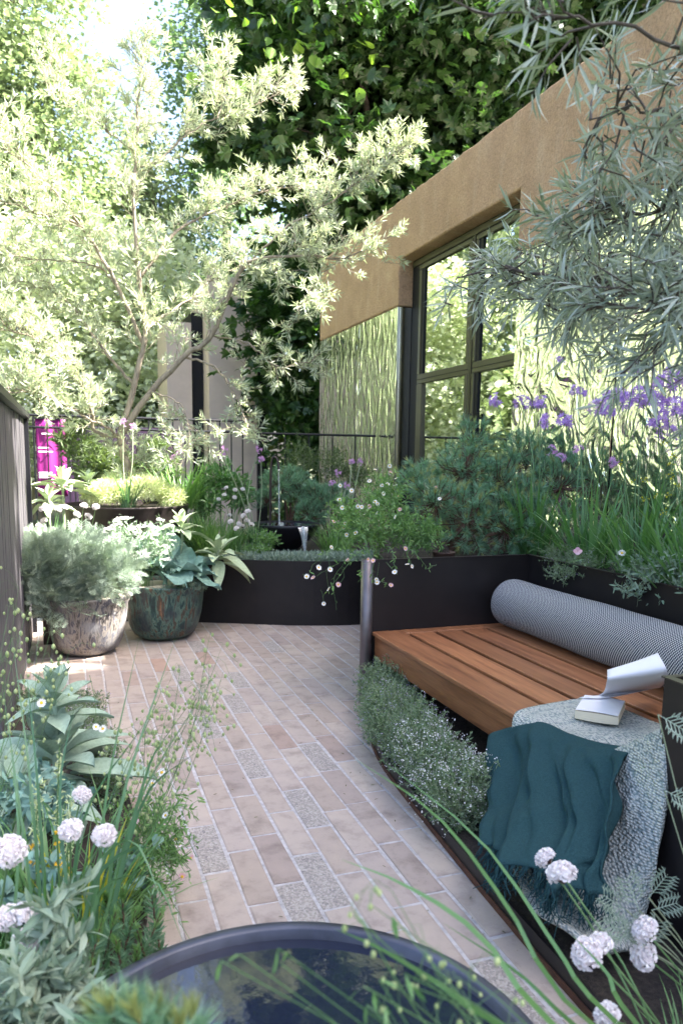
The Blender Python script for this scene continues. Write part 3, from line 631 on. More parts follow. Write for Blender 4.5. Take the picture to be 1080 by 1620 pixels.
G[..., 0] -= (.007 * WN + .0026 * WN2) * np.clip((uu - .1) * 2, 0, 1); G[..., 1] += .006 * WN2 * (uu > .9)
TE = G[-1].copy()
o = part('teal_panel', gridmesh(G), M['teal'], thr, True); s = o.modifiers.new('s', 'SOLIDIFY'); s.thickness = .005; s.offset = 0
mb = MB(); nt_ = 240; k = rng.uniform(0, 69, nt_); i0 = k.astype(int); b0 = TE[i0] + (TE[np.minimum(i0 + 1, 69)] - TE[i0]) * (k - i0)[:, None]
ln = rng.uniform(.045, .10, nt_); P = np.zeros((nt_, 5, 3)); dr_ = np.stack([rng.normal(-.22, .18, nt_), rng.normal(-.02, .22, nt_), np.full(nt_, -1)], 1)
for q in range(5): P[:, q] = b0 + dr_ * (ln * q / 4)[:, None] + rng.normal(0, .0028, (nt_, 3)) * q
P[:, :, 2] = np.maximum(P[:, :, 2], .012)
tubes(mb, P, np.linspace(.0026, .0014, 5), 3); part('fringe', mb, M['teal'], thr)
U0 = [at(800, 1195, X=1.575), at(900, 1215, X=1.575), at(1000, 1175, X=1.575), at(1053, 1150, X=1.565)]
U1 = [at(792, 1320, X=1.335), at(880, 1370, X=1.36), at(985, 1330, X=1.49), at(1046, 1290, X=1.53)]
U2 = [at(812, 1402, X=1.215), at(870, 1452, X=1.21), at(965, 1480, X=1.36), at(1012, 1420, X=1.48)]
U3 = [at(826, 1422, X=1.185), at(872, 1470, X=1.18), at(950, 1510, X=1.25), at(990, 1500, X=1.40)]
G = patch([U0, U1, U2, U3], 40, 44); uu, vv = np.meshgrid(np.linspace(0, 1, 40), np.linspace(0, 1, 44), indexing='ij')
G[..., 0] += .012 * np.sin(vv * 13 + uu * 3) * uu + .012
o = part('knit_drop', gridmesh(G), M['knit'], thr, True); s = o.modifiers.new('s', 'SOLIDIFY'); s.thickness = .016; s.offset = 1
pl = smoothline([(1.80, 1.70, zb + .045), (1.70, 1.70, zb + .055), (1.60, 1.705, zb + .03), (1.545, 1.705, zb - .04), (1.525, 1.70, .30), (1.49, 1.68, .2)], 22)
mb = MB(); tubes(mb, pl[None], np.linspace(.05, .03, 22) * (1 + .06 * np.sin(np.arange(22) * 1.7)), 18, cap=True); part('rolled_fold', mb, M['knit'], thr, True)

# ---- open book
bk = thing('book', 'open paperback book with its cover curling up, lying on the knit throw', 'book', (1.86, 1.95, zb))
ax = nrm(at(995, 1118, Z=.45) - at(908, 1105, Z=.45)); ax[2] = 0; ax = nrm(ax); ay = np.array([-ax[1], ax[0], 0])
o0 = at(908, 1136, Z=.447); L_ = .155; D_ = .20
def bkp(u, v, z): return o0 + ax * u + ay * v + np.array([0, 0, z])
nu = 14; top, bot = [], []
for k in range(nu):
    u = L_ * k / (nu - 1); sag = .004 * math.sin(math.pi * u / L_); bul = -.010 * math.sin(math.pi * u / L_)
    bot.append((u, bul, .0 + sag * 0)); top.append((u, bul * .8, .030 + .003 * math.sin(math.pi * u / L_)))
V = [bkp(*p) for p in bot] + [bkp(*p) for p in top] + [bkp(p[0], D_, p[2]) for p in bot] + [bkp(p[0], D_, p[2]) for p in top]
F = []
for k in range(nu - 1):
    F += [(k, k + 1, nu + k + 1, nu + k), (2 * nu + k + 1, 2 * nu + k, 3 * nu + k, 3 * nu + k + 1), (nu + k, nu + k + 1, 3 * nu + k + 1, 3 * nu + k), (k + 1, k, 2 * nu + k, 2 * nu + k + 1)]
F += [(0, nu, 3 * nu, 2 * nu), (nu - 1, 3 * nu - 1, 4 * nu - 1, 2 * nu - 1)]
o = part('page_block', MB().add(V, F), M['pages'], bk)
o = part('top_page', gridmesh(np.array([[bkp(u, v, .0345 + .003 * math.sin(math.pi * u / L_)) for v in np.linspace(-.006, D_, 6)] for u in np.linspace(.002, L_ - .002, 10)])), M['paper'], bk, True)
rows = []
c0 = [at(915, 1104, Z=.487), at(962, 1104, Z=.489), at(1035, 1089, Z=.487)]
c1 = [at(950, 1098, Z=.492), at(990, 1094, Z=.494), at(1046, 1086, Z=.494)]
c2 = [at(959, 1078, D=2.72), at(1003, 1072, D=2.70), at(1055, 1065, D=2.66)]
c3 = [at(960, 1060, D=2.76), at(1005, 1046, D=2.74), at(1040, 1033, D=2.72)]
G = patch([c0, c1, c2, c3], 20, 14); o = part('curled_cover', gridmesh(G), M['paper'], bk, True); s = o.modifiers.new('s', 'SOLIDIFY'); s.thickness = .0012

# ---- round water bowl in the foreground
wb = thing('water_bowl', 'wide blue-black steel bowl of still water in the near foreground', 'water bowl', (.31, 1.085, 0))
mb = MB(); RB = .478; lathe(mb, [(.06, 0), (.22, .012), (.36, .09), (.445, .22), (RB - .004, .335), (RB, .35), (RB - .004, .3535), (RB - .026, .3535), (RB - .03, .350), (RB - .034, .30), (.40, .2), (.3, .12), (.0, .1)], 96, (.31, 1.085, 0)); part('bowl', mb, M['bowl'], wb, True)
mb = MB(); disc(mb, (.31, 1.085, .328), RB - .031, 96); part('water', mb, M['water'], wb)

# ---- two glazed pots
def pot(name, label, c, R, H, mat, seed, lip):
    t_ = thing(name, label, 'plant pot', c); mb = MB()
    pr = [(R * .38, 0), (R * .55, .010), (R * .70, H * .10), (R * .80, H * .25), (R * .87, H * .45), (R * .91, H * .66), (R * .935, H * .86), (R * (1.0 + lip), H * .97), (R * (1.01 + lip), H), (R * (.97 + lip), H * 1.005), (R * .90, H * .95), (R * .86, H * .9)]
    lathe(mb, pr, 48, c, wob=.016, seed=seed); part('pot_body', mb, mat, t_, True)
    mb = MB(); lathe(mb, [(0, H * .945), (R * .5, H * .95), (R * .93, H * .925)], 48, c); part('gravel_top', mb, M['gravel'], t_, True); return t_
P1, P2 = (.085, 5.60, 0), (.66, 5.93, 0)
pot('glazed_pot', 'pale speckled glazed pot holding frothy silver artemisia', P1, .300, .42, M['glaze_a'], 3, .03)
pot('glazed_pot', 'dark green and brown drip-glazed pot beside the curved planter', P2, .330, .43, M['glaze_b'], 4, .01)
solo('short_post', MB().box((-.22, 5.9, 0), (-.12, 6.0, .34)), M['steel_edge'], 'short brown post standing behind the pale speckled pot', 'post', (-.17, 5.95, 0))
# ---- raised bowl planter under the tree
c = (.47, 7.05, .45); tb = thing('tree_planter', 'raised brown steel bowl planter at the foot of the silvery tree', 'planter', c)
mb = MB(); lathe(mb, [(.24, 0), (.42, .1), (.52, .3), (.545, .5), (.555, .515), (.535, .515), (.52, .48), (0, .47)], 48, c); part('bowl', mb, M['steel_edge'], tb, True)
mb = MB(); disc(mb, (c[0], c[1], c[2] + .485), .515); part('soil_fill', mb, M['soil'], tb)
# ---- fountain
fb = thing('fountain_bowl', 'shallow black fountain bowl overflowing into the curved planter', 'fountain', (1.93, 7.0, .5))
fc = (1.93, 7.0, .5); mb = MB()
lathe(mb, [(.10, .02), (.14, .05), (.24, .13), (.315, .24), (.325, .272), (.318, .276), (.305, .262), (.2, .22), (0, .2)], 48, fc); lathe(mb, [(.13, -.02), (.12, .06)], 24, fc); part('bowl', mb, M['black'], fb, True)
mb = MB(); disc(mb, (fc[0], fc[1], fc[2] + .264), .306); part('water', mb, M['water'], fb)
mb = MB(); p0 = at(441, 742, Y=7.0); tubes(mb, np.array([[p0, (p0[0] + .003, 7.0, (p0[2] + .766) / 2), (p0[0] + .006, 7.0, .766)]]), [.008, .007, .010], 8); part('water_stream', mb, M['jet'], fb, True)
mb = MB(); P = np.array([(2.0, 6.70, .766), (2.003, 6.66, .755), (2.006, 6.64, .68), (2.008, 6.635, .58), (2.01, 6.632, .505)]); ribbons(mb, P[None], np.array([.042, .045, .03, .016, .012]), np.array([[1., 0, 0]])); tubes(mb, P[None] - [0, .004, 0], np.array([.012, .014, .012, .01, .012]), 6); part('overflow_stream', mb, M['jet'], fb, True)
sp = thing('spout', 'arched steel water spout above the black fountain bowl', 'spout', (1.87, 7.05, .5))
q0 = at(428, 800, Y=7.03); pl = smoothline([(q0[0] - .005, 7.03, .5), (q0[0] - .003, 7.03, 1.0), at(429, 735, Y=7.03), at(433, 723, Y=7.02), at(439, 728, Y=7.01), at(441, 743, Y=7.0)], 30)
mb = MB(); tubes(mb, pl[None], .013, 12); part('pipe', mb, M['steel_edge'], sp, True)
mb = MB(); tubes(mb, np.array([[pl[-1], pl[-1] - [0, 0, .012]]]), .016, 12, cap=True); part('nozzle', mb, M['mirror_edge'], sp, True)
# ---- small saucer pot on the planter corner
c = at(727, 876, Z=.80); c = np.array([2.12, 4.10, .785]); sc_ = thing('clay_saucer_pot', 'small brown clay dish on the planter edge under the pine', 'pot', c)
mb = MB(); lathe(mb, [(.035, 0), (.062, .012), (.068, .055), (.072, .058), (.066, .062), (.058, .05), (0, .048)], 28, c); part('dish', mb, M['terra'], sc_, True)
mb = MB(); lathe(mb, [(.05, .05), (.046, .060), (.03, .068), (0, .07)], 14, c, wob=.1, seed=3); part('soil_crumb', mb, M['soil'], sc_)
# ================================================================== PLANT BUILDERS
Z3 = np.array([0, 0, 1.0])
def U(a, b, n): return rng.uniform(a, b, n)
def blade_lines(base, az, lean, curve, L, s=7):
    """centre lines of arching blades"""
    n = len(base); t = np.linspace(0, 1, s); th = lean[:, None] + curve[:, None] * t[None] ** 1.5
    ds = (L / (s - 1))[:, None]; h = np.cumsum(np.sin(th) * ds, 1) - np.sin(th[:, :1]) * ds; z = np.cumsum(np.cos(th) * ds, 1) - np.cos(th[:, :1]) * ds
    P = np.stack([h * np.cos(az)[:, None], h * np.sin(az)[:, None], z], -1) + np.asarray(base)[:, None, :]
    side = np.stack([-np.sin(az), np.cos(az), np.zeros(n)], 1); return P, side
def blades(mb, c, r, n, L, w, lean=(.05, .5), curve=(.2, 1.2), az=None, s=7, m=0):
    c = np.asarray(c, float); a = U(0, 6.283, n); rad = r * np.sqrt(U(0, 1, n)); b = np.stack([c[0] + rad * np.cos(a), c[1] + rad * np.sin(a), np.full(n, c[2])], 1)
    if az is None: az = a + rng.normal(0, .5, n)
    else: az = rng.normal(az[0], az[1], n)
    P, sd = blade_lines(b, az, U(*lean, n), U(*curve, n), U(*L, n), s)
    prof = np.interp(np.linspace(0, 1, s), [0, .15, .6, 1], [.7, 1, .85, .05])
    return ribbons(mb, P, w * prof[None] * U(.75, 1.2, n)[:, None], sd, m)
def tuft_stems(c, tips, bow=.1, s=7):
    """curved stems from a base to given tips"""
    c = np.asarray(c, float); tips = np.asarray(tips, float); out = []
    for tip in tips:
        b = c + np.append(rng.normal(0, .02, 2), 0); mid = (b + tip) / 2 + np.append(rng.normal(0, bow, 2) * np.linalg.norm(tip - b), 0); mid[2] += .06 * (tip[2] - b[2])
        out.append(smoothline([b, mid, tip], s))
    return np.array(out)
def mound(mb, blobs, n, T, size, outward=.8, up=.3, shell=.55, m=0, cut=None):
    """leaves spread through ellipsoids [(centre, radii), ...]"""
    wts = np.array([np.prod(np.broadcast_to(r, 3)) ** (2 / 3) for c, r in blobs]); ks = (n * wts / wts.sum()).astype(int)
    for (c, r), k in zip(blobs, ks):
        r = np.broadcast_to(r, 3); p = inhull(k, c, r, shell)
        if cut is not None: p = p[p[:, 2] > cut]
        d = un((p - np.asarray(c)) / r * outward + rng.normal(0, .6, p.shape) + np.array([0, 0, up])); scatter(mb, T, p, d, rnd_dir(len(p), 1.2), U(*size, len(p)), m)
    return mb
def sprigs(mbs, mbl, blobs, n, ln, leaves, T, lsize, smat_r=.0012, up=.5, shell=.3, m=0):
    """short leafy stems: thin tubes and small leaves along them"""
    wts = np.array([np.prod(np.broadcast_to(r, 3)) ** (2 / 3) for c, r in blobs]); ks = np.maximum(1, (n * wts / wts.sum())).astype(int); tips = []
    for (c, r), k in zip(blobs, ks):
        r = np.broadcast_to(r, 3); p = inhull(k, c, r, shell); d = un((p - np.asarray(c)) / r + rng.normal(0, .45, p.shape) + np.array([0, 0, up]))
        L = U(*ln, k); b = p - d * L[:, None] * .6; side = rng.normal(0, .12, p.shape)
        P = np.stack([b, b + d * (L * .5)[:, None] + side * L[:, None] * .5, b + d * L[:, None]], 1)
        tubes(mbs, P, np.array([1.2, 1, .5]) * smat_r, 3)
        t = U(.15, 1, (k, leaves)) ** .8; pos = (P[:, 0][:, None] + (P[:, 2] - P[:, 0])[:, None] * t[..., None] + side[:, None] * (L[:, None] * np.sin(t * 3.14) * .5)[..., None]).reshape(-1, 3)
        dd = un(np.repeat(d, leaves, 0) * .5 + rnd_dir(k * leaves) * .9); scatter(mbl, T, pos, dd, rnd_dir(len(pos), .8), U(*lsize, len(pos)), m); tips.append(P[:, 2])
    return np.concatenate(tips)
def leaf_grid(prof, nv=5, curve=.3, fold=.3, wave=0, wf=5, seed=0, thick=.012):
    ys = np.linspace(0, 1, len(prof)); us = np.linspace(-1, 1, nv); r = np.random.default_rng(seed); ph = r.uniform(0, 6, 3)
    G = np.array([[(u * wd * (1 + .5 * wave * math.sin(y * wf * 2.3 + ph[0] + (2 if u > 0 else 0))), y, -curve * y * y + fold * abs(u) * wd - .02 * (1 - abs(u)) + wave * .6 * abs(u) ** 2 * math.sin(y * wf * 2 + ph[1] + 3 * u)) for u in us] for y, wd in zip(ys, prof)])
    return G
def leafmesh(name, mat, *a, **k):
    me = gridmesh(leaf_grid(*a, **k)).mesh(name, mat, True); return me
LAMB = [leafmesh('leaf', M['l_felt'], [.03, .10, .17, .215, .23, .215, .175, .11, .01], 5, c, .35, .05, 3, i) for i, c in enumerate((.05, .28, .5, .75))]
LAMB2 = [leafmesh('leaf', M['l_felt2'], [.03, .09, .16, .20, .21, .195, .155, .09, .01], 5, c, .35, .05, 3, i + 9) for i, c in enumerate((.05, .3, .6))]
KALE = [leafmesh('leaf', M['l_kale'], [.03, .05, .13, .26, .33, .36, .33, .24, .10, .02], 9, c, .2, .22, 6, i + 3) for i, c in enumerate((.1, .35, .7))]
def put_leaf(parent, me, pos, az, pitch, sc, roll=0):
    o = link('leaf', me, parent, Vector(pos) - root(parent).location, (pitch, roll, az - math.pi / 2), sc); return o
def rosette(parent, lib, c, n, size, pitch=(.1, 1.2), spread=.03, h=0):
    for k in range(n):
        f = k / max(1, n - 1); az = k * 2.4 + random.uniform(-.25, .25); pt = pitch[0] + (pitch[1] - pitch[0]) * f + random.uniform(-.12, .12)
        s = size * (1 - .55 * f) * random.uniform(.85, 1.12); r = spread * (1 - f)
        put_leaf(parent, random.choice(lib[1:] if f < .6 else lib[:2]), (c[0] + r * math.cos(az), c[1] + r * math.sin(az), c[2] + h * f), az, pt, s, random.uniform(-.2, .2))
# flowers -----------------------------------------------------------
def daisy_mesh(name, petal, n=17, r=1.0):
    mb = MB(); a = np.arange(n) * 2 * math.pi / n + rng.normal(0, .04, n); q = (np.array([(-.1, .3, 0), (.1, .3, 0), (.13, .85, .05), (0, 1, .03), (-.13, .85, .05)], float), [np.array([(0, 1, 2, 3, 4)])])
    scatter(mb, q, np.zeros((n, 3)), np.stack([np.cos(a), np.sin(a), np.full(n, .12)], 1), np.tile(Z3, (n, 1)), U(.9, 1.05, n) * r)
    lathe(mb, [(.38, -.02), (.36, .08), (.2, .15), (0, .17)], 10, m=1); lathe(mb, [(.12, -.3), (.3, -.08), (.36, 0)], 8, m=2)
    return mb.mesh(name, [petal, M['yellow'], M['stem']])
DAISY = [daisy_mesh('flower', M['w_petal']) for _ in range(2)] + [daisy_mesh('flower', M['pinkfl'], 15)]
def thrift_mesh(seed):
    mb = MB(); r = np.random.default_rng(seed); n = 280
    d = un(r.normal(size=(n, 3)) + np.array([0, 0, .35])); d = d[d[:, 2] > -.55]; n = len(d)
    fl = (np.array([(0, 0, 0), (.16, .14, .02), (.05, .2, .09), (-.11, .17, .06), (-.16, .1, -.03), (.0, .17, -.12), (.14, .1, -.08)], float), [np.array([(0, 1, 2), (0, 2, 3), (0, 3, 4), (0, 4, 5), (0, 5, 6)])])
    scatter(mb, fl, d * np.array([.86, .86, .70]) * r.uniform(.80, 1.0, (n, 1)), d, un(r.normal(size=(n, 3))), r.uniform(.7, 1.25, n))
    lathe(mb, [(.0, -.42), (.45, -.32), (.70, 0), (.58, .34), (.26, .52), (0, .58)], 12); lathe(mb, [(.05, -.62), (.22, -.5), (.42, -.36)], 8, m=1)
    return mb.mesh('flower_head', [M['thrift'], M['terra']])
THRIFT = [thrift_mesh(i) for i in range(3)]
def umbel_mesh(seed, mat, nf=13):
    mb = MB(); r = np.random.default_rng(seed); d = un(r.normal(size=(nf, 3)) * [1, 1, .55] + np.array([0, 0, .45])); L = r.uniform(.55, .85, nf)
    P = np.stack([np.zeros((nf, 3)), d * L[:, None] * .5, d * L[:, None]], 1); tubes(mb, P, np.array([.018, .018, .045]), 4, m=1)
    pet = (np.array([(0, 0, 0), (.09, .22, .02), (0, .5, -.08), (-.09, .22, .02)], float), [np.array([(0, 1, 2, 3)])])
    for k in range(nf):
        x = un(np.cross(d[k], [.3, .2, 1])); y = np.cross(d[k], x); a = np.arange(6) * 1.047
        dd = np.cos(a)[:, None] * x + np.sin(a)[:, None] * y + d[k] * .55; scatter(mb, pet, np.tile(d[k] * L[k], (6, 1)), dd, np.tile(d[k], (6, 1)), r.uniform(.75, 1, 6))
    return mb.mesh('flower_head', [mat, M['p_petal']])
UMB = [umbel_mesh(i, M['p_petal']) for i in range(4)]; UMBP = [umbel_mesh(i + 7, M['p_pink'], 10) for i in range(2)]
def face(d):  # rotation taking +z to d
    return Vector(d).to_track_quat('Z', 'Y').to_euler()
def put(name, me, parent, pos, d, s):
    e = face(d); return link(name, me, parent, Vector(pos) - root(parent).location, e, s)
# feathery frond and needles ---------------------------------------
def frond_T(pairs=6, w=.012, seed=0):
    V, F = [], []
    def quad(p, d, L, wd):
        d = nrm(d); sx = nrm(np.cross(d, [0, 0, 1])) * wd; b = len(V); p = np.array(p, float); e = p + np.array(d) * L
        V.extend([p - sx, p + sx, p + d * L * .6 + sx * 1.2, e, p + d * L * .6 - sx * 1.2]); F.append((b, b + 1, b + 2, b + 3, b + 4))
    quad((0, 0, 0), (0, 1, -.12), 1.0, w)
    for i in range(pairs):
        y = .22 + .72 * i / pairs; L = .46 * (1 - .45 * abs(i / pairs - .3))
        for s in (-1, 1):
            d = np.array([s * .75, .65, .12]); p = np.array([0, y, -.12 * y]); quad(p, d, L, w)
            for f, a in ((.4, .5), (.55, -.55), (.75, .3)): quad(p + nrm(d) * L * f, (s * (.75 + a * .3), .65 - a, .2), L * .45, w * .9)
    return (np.array(V), [np.array(F)])
FROND = frond_T()
L_NEED = (np.array([(-.014, 0, 0), (.014, 0, 0), (.009, .6, -.015), (0, 1, -.06), (-.009, .6, -.015)], float), [np.array([(0, 1, 2, 3, 4)])])
L_NEED3 = (np.array([(-.034, 0, 0), (.034, 0, 0), (0, 1, -.05)], float), [np.array([(0, 1, 2)])])
def shoots(mbn, mbc, mbb, p, d, L, nn, nl, cand=.5, T=L_NEED3, core=None):
    """needle-covered shoots; the youngest tips go to mbc"""
    n = len(p)
    tubes(mbb, np.stack([p, p + d * L[:, None]], 1), np.array([.004, .002]), 4)
    t = U(0, 1, (n, nn)); pos = (p[:, None] + d[:, None] * (L[:, None] * t)[..., None]).reshape(-1, 3); dr = np.repeat(d, nn, 0)
    x = rnd_dir(n * nn); x = un(x - (x * dr).sum(1, keepdims=True) * dr); dd = un(x * .75 + dr * U(.35, 1.0, n * nn)[:, None]); sz = U(*nl, n * nn)
    yng = (t.ravel() > .72) & np.repeat(U(0, 1, n) < cand, nn)
    scatter(mbn, T, pos[~yng], dd[~yng], rnd_dir((~yng).sum()), sz[~yng])
    if yng.any(): scatter(mbc, T, pos[yng], un(dd[yng] + dr[yng] * 1.2), rnd_dir(yng.sum()), sz[yng] * .75)
def pine(name, label, base, blobs, n, L, nn, nl, cand=.4, T=L_NEED3, group=None):
    t_ = thing(name, label, 'dwarf pine', base, group); a, b, c = MB(), MB(), MB(); base = np.asarray(base, float)
    wts = np.array([np.prod(np.broadcast_to(r, 3)) ** (2 / 3) for q, r in blobs]); ks = np.maximum(2, (n * wts / wts.sum())).astype(int)
    for (q, r), k in zip(blobs, ks):
        q = np.asarray(q, float); r = np.broadcast_to(r, 3); p = inhull(k, q, r, .15); d = un((p - q) / r + np.array([0, 0, .7]) + rng.normal(0, .25, p.shape)); shoots(a, b, c, p, d, U(*L, k), nn, nl, cand, T)
        tubes(c, smoothline([base, (base + q) / 2 + rng.normal(0, .03, 3), q], 8)[None], np.linspace(.018, .009, 8), 6)
        tubes(c, np.stack([np.tile(q, (k, 1)), (q + p) / 2 - [0, 0, .015], p], 1), np.array([.004, .003, .0025]), 4)
    part('branches', c, M['bark_red'], t_); part('needles', a, M['l_pine'], t_)
    if b.n: part('young_needles', b, M['l_candle'], t_)
    return t_

# ================================================================== BACKGROUND TREES
def tree(name, label, base, h, blobs, nclump, nleaf, T, size, lmat, bmat, tr, crad, group, droop=0.0, lit=None):
    t_ = thing(name, label, 'tree', base, group); base = np.asarray(base, float); tm, cr = MB(), MB()
    top = base + [0, 0, h * .72]; tl = smoothline([base, base + [rng.normal(0, .15), rng.normal(0, .15), h * .3], top], 10); tubes(tm, tl[None], np.linspace(tr, tr * .3, 10), 9)
    wts = np.array([np.prod(np.broadcast_to(r, 3)) ** (2 / 3) for q, r in blobs]); ks = np.maximum(2, (nclump * wts / wts.sum())).astype(int)
    for (q, r), k in zip(blobs, ks):
        q = np.asarray(q, float); r = np.broadcast_to(r, 3); cc = inhull(k, q, r, .45); m_ = nleaf
        p = (cc[:, None] + rng.normal(0, 1, (k, m_, 3)) * np.array([crad, crad, crad * .55])).reshape(-1, 3)
        d = un(rng.normal(0, 1, p.shape) * [1, 1, .5] + np.repeat(un(cc - q), m_, 0) * .6 + np.array([0, 0, -.25 - droop])); scatter(cr, T, p, d, rnd_dir(len(p), 1.4), U(*size, len(p)))
        f = np.clip((q[2] - base[2]) / (h * .72), .25, 1) * .8; s = tl[int(f * 9)]
        tubes(tm, smoothline([s, (s + q) / 2 + [0, 0, .2], q], 8)[None], np.linspace(tr * .42, tr * .12, 8), 6)
        sub = cc[::4]; tubes(tm, np.stack([np.tile(q, (len(sub), 1)), (q + sub) / 2 + rng.normal(0, .1, sub.shape), sub], 1), np.array([tr * .12, tr * .08, tr * .03]), 4)
    part('trunk', tm, bmat, t_, True); part('crown', cr, lmat, t_); return t_
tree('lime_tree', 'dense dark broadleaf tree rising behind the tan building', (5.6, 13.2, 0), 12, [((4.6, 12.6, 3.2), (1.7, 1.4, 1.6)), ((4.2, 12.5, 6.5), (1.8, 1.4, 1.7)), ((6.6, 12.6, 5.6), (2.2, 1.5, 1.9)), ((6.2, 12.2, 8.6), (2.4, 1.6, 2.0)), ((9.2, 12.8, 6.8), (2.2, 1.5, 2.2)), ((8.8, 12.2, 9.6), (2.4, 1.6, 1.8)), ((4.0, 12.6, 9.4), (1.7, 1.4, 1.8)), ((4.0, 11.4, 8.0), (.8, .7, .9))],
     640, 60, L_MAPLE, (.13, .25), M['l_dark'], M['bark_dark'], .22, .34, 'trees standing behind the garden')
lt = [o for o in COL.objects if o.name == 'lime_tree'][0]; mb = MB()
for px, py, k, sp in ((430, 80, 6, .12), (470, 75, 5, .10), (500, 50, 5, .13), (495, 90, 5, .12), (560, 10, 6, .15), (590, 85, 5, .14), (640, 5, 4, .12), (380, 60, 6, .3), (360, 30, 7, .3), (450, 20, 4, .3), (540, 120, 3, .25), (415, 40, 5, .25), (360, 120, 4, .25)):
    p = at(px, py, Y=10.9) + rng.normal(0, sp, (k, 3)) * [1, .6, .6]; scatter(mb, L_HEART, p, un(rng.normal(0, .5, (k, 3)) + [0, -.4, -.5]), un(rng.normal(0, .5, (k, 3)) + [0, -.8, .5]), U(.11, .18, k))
part('lit_leaves', mb, M['l_limeleaf'], lt)  # sunlight on these sprays is put into their leaf colour
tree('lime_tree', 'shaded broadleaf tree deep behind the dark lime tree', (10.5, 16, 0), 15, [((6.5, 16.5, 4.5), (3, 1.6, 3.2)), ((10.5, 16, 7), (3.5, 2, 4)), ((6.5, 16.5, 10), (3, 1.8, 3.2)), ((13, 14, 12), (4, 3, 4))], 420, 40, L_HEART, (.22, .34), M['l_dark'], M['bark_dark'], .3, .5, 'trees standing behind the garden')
tree('lime_tree', 'tall broadleaf tree added for shade beyond the far right end of the building', (13, 11.5, 0), 17, [((13, 11.5, 9.5), (3.0, 2.8, 4)), ((12.5, 12, 14), (3, 2.6, 3)), ((11, 11.6, 6.5), (1.6, 1.6, 3))], 300, 40, L_HEART, (.25, .4), M['l_dark'], M['bark_dark'], .3, .6, 'trees standing behind the garden')  # added to keep the sun off the dark lime tree
tree('lime_tree', 'unseen tall broadleaf tree added for shade behind the near end of the building', (9.0, -.6, 0), 14, [((8.8, -.3, 9.0), (2.2, 2.3, 2.4)), ((8.6, -.8, 11.6), (2.4, 2.4, 2.2)), ((9, -3.5, 10), (2.4, 2.4, 3))], 330, 40, L_HEART, (.22, .36), M['l_dark'], M['bark_dark'], .3, .5, 'trees standing behind the garden')  # out of view; added to shade the overhanging branches and left bed
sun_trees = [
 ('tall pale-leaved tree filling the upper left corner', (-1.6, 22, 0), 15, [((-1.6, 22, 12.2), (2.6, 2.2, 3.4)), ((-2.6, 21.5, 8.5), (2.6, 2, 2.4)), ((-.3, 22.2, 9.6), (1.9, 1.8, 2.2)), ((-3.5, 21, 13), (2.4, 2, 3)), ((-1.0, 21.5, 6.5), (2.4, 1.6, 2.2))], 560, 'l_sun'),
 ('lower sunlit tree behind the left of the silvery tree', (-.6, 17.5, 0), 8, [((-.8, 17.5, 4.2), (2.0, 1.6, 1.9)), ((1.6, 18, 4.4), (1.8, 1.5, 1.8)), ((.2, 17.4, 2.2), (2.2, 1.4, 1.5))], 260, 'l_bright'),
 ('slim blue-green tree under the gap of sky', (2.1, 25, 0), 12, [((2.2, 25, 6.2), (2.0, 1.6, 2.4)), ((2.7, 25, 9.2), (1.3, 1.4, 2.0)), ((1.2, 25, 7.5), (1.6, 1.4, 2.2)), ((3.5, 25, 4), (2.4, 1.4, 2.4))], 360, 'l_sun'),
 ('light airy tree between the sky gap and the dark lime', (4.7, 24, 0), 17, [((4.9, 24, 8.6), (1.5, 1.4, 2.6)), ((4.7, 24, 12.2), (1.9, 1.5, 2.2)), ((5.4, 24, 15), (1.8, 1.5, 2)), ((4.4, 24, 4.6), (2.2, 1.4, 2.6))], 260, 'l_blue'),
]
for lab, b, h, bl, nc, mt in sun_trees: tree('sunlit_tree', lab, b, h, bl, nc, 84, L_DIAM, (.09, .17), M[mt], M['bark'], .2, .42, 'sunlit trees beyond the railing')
row_lab = ['first', 'second', 'third', 'fourth', 'fifth', 'sixth']
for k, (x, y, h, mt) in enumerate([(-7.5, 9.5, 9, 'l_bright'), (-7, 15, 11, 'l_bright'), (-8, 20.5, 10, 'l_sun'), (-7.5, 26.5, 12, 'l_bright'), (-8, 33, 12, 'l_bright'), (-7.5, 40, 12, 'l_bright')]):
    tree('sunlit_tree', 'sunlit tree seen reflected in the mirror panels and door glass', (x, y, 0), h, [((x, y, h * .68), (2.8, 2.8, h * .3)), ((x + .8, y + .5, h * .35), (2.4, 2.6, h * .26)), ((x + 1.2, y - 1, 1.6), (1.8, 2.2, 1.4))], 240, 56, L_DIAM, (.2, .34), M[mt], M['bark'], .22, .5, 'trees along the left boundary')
# dark shrub layer behind the railing
sh = thing('laurel_shrub', 'dark glossy shrub behind the handrail beside the far mirror', 'shrub', (4.0, 11.6, 0)); mb = MB()
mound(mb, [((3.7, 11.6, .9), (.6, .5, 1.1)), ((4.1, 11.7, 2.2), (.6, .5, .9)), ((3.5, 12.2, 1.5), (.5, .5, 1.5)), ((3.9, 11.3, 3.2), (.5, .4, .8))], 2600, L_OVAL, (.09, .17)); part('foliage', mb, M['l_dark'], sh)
mb = MB(); tubes(mb, np.array([[(3.8, 11.6, 0), (3.85, 11.7, 1), (3.9, 11.7, 2)]]), .03, 6); part('stem', mb, M['bark_dark'], sh)
hd = thing('hedge', 'dark hedge closing the view behind the pavilion', 'hedge', (3, 17.6, 0)); mb = MB(); mound(mb, [((1.5, 17, 1.2), (1.8, .6, 1.6)), ((4.5, 16.6, 1.3), (2.0, .6, 2.2)), ((7.5, 16.6, 1.3), (2.2, .6, 2.4))], 9000, L_DIAM, (.12, .22)); part('foliage', mb, M['l_mid'], hd)

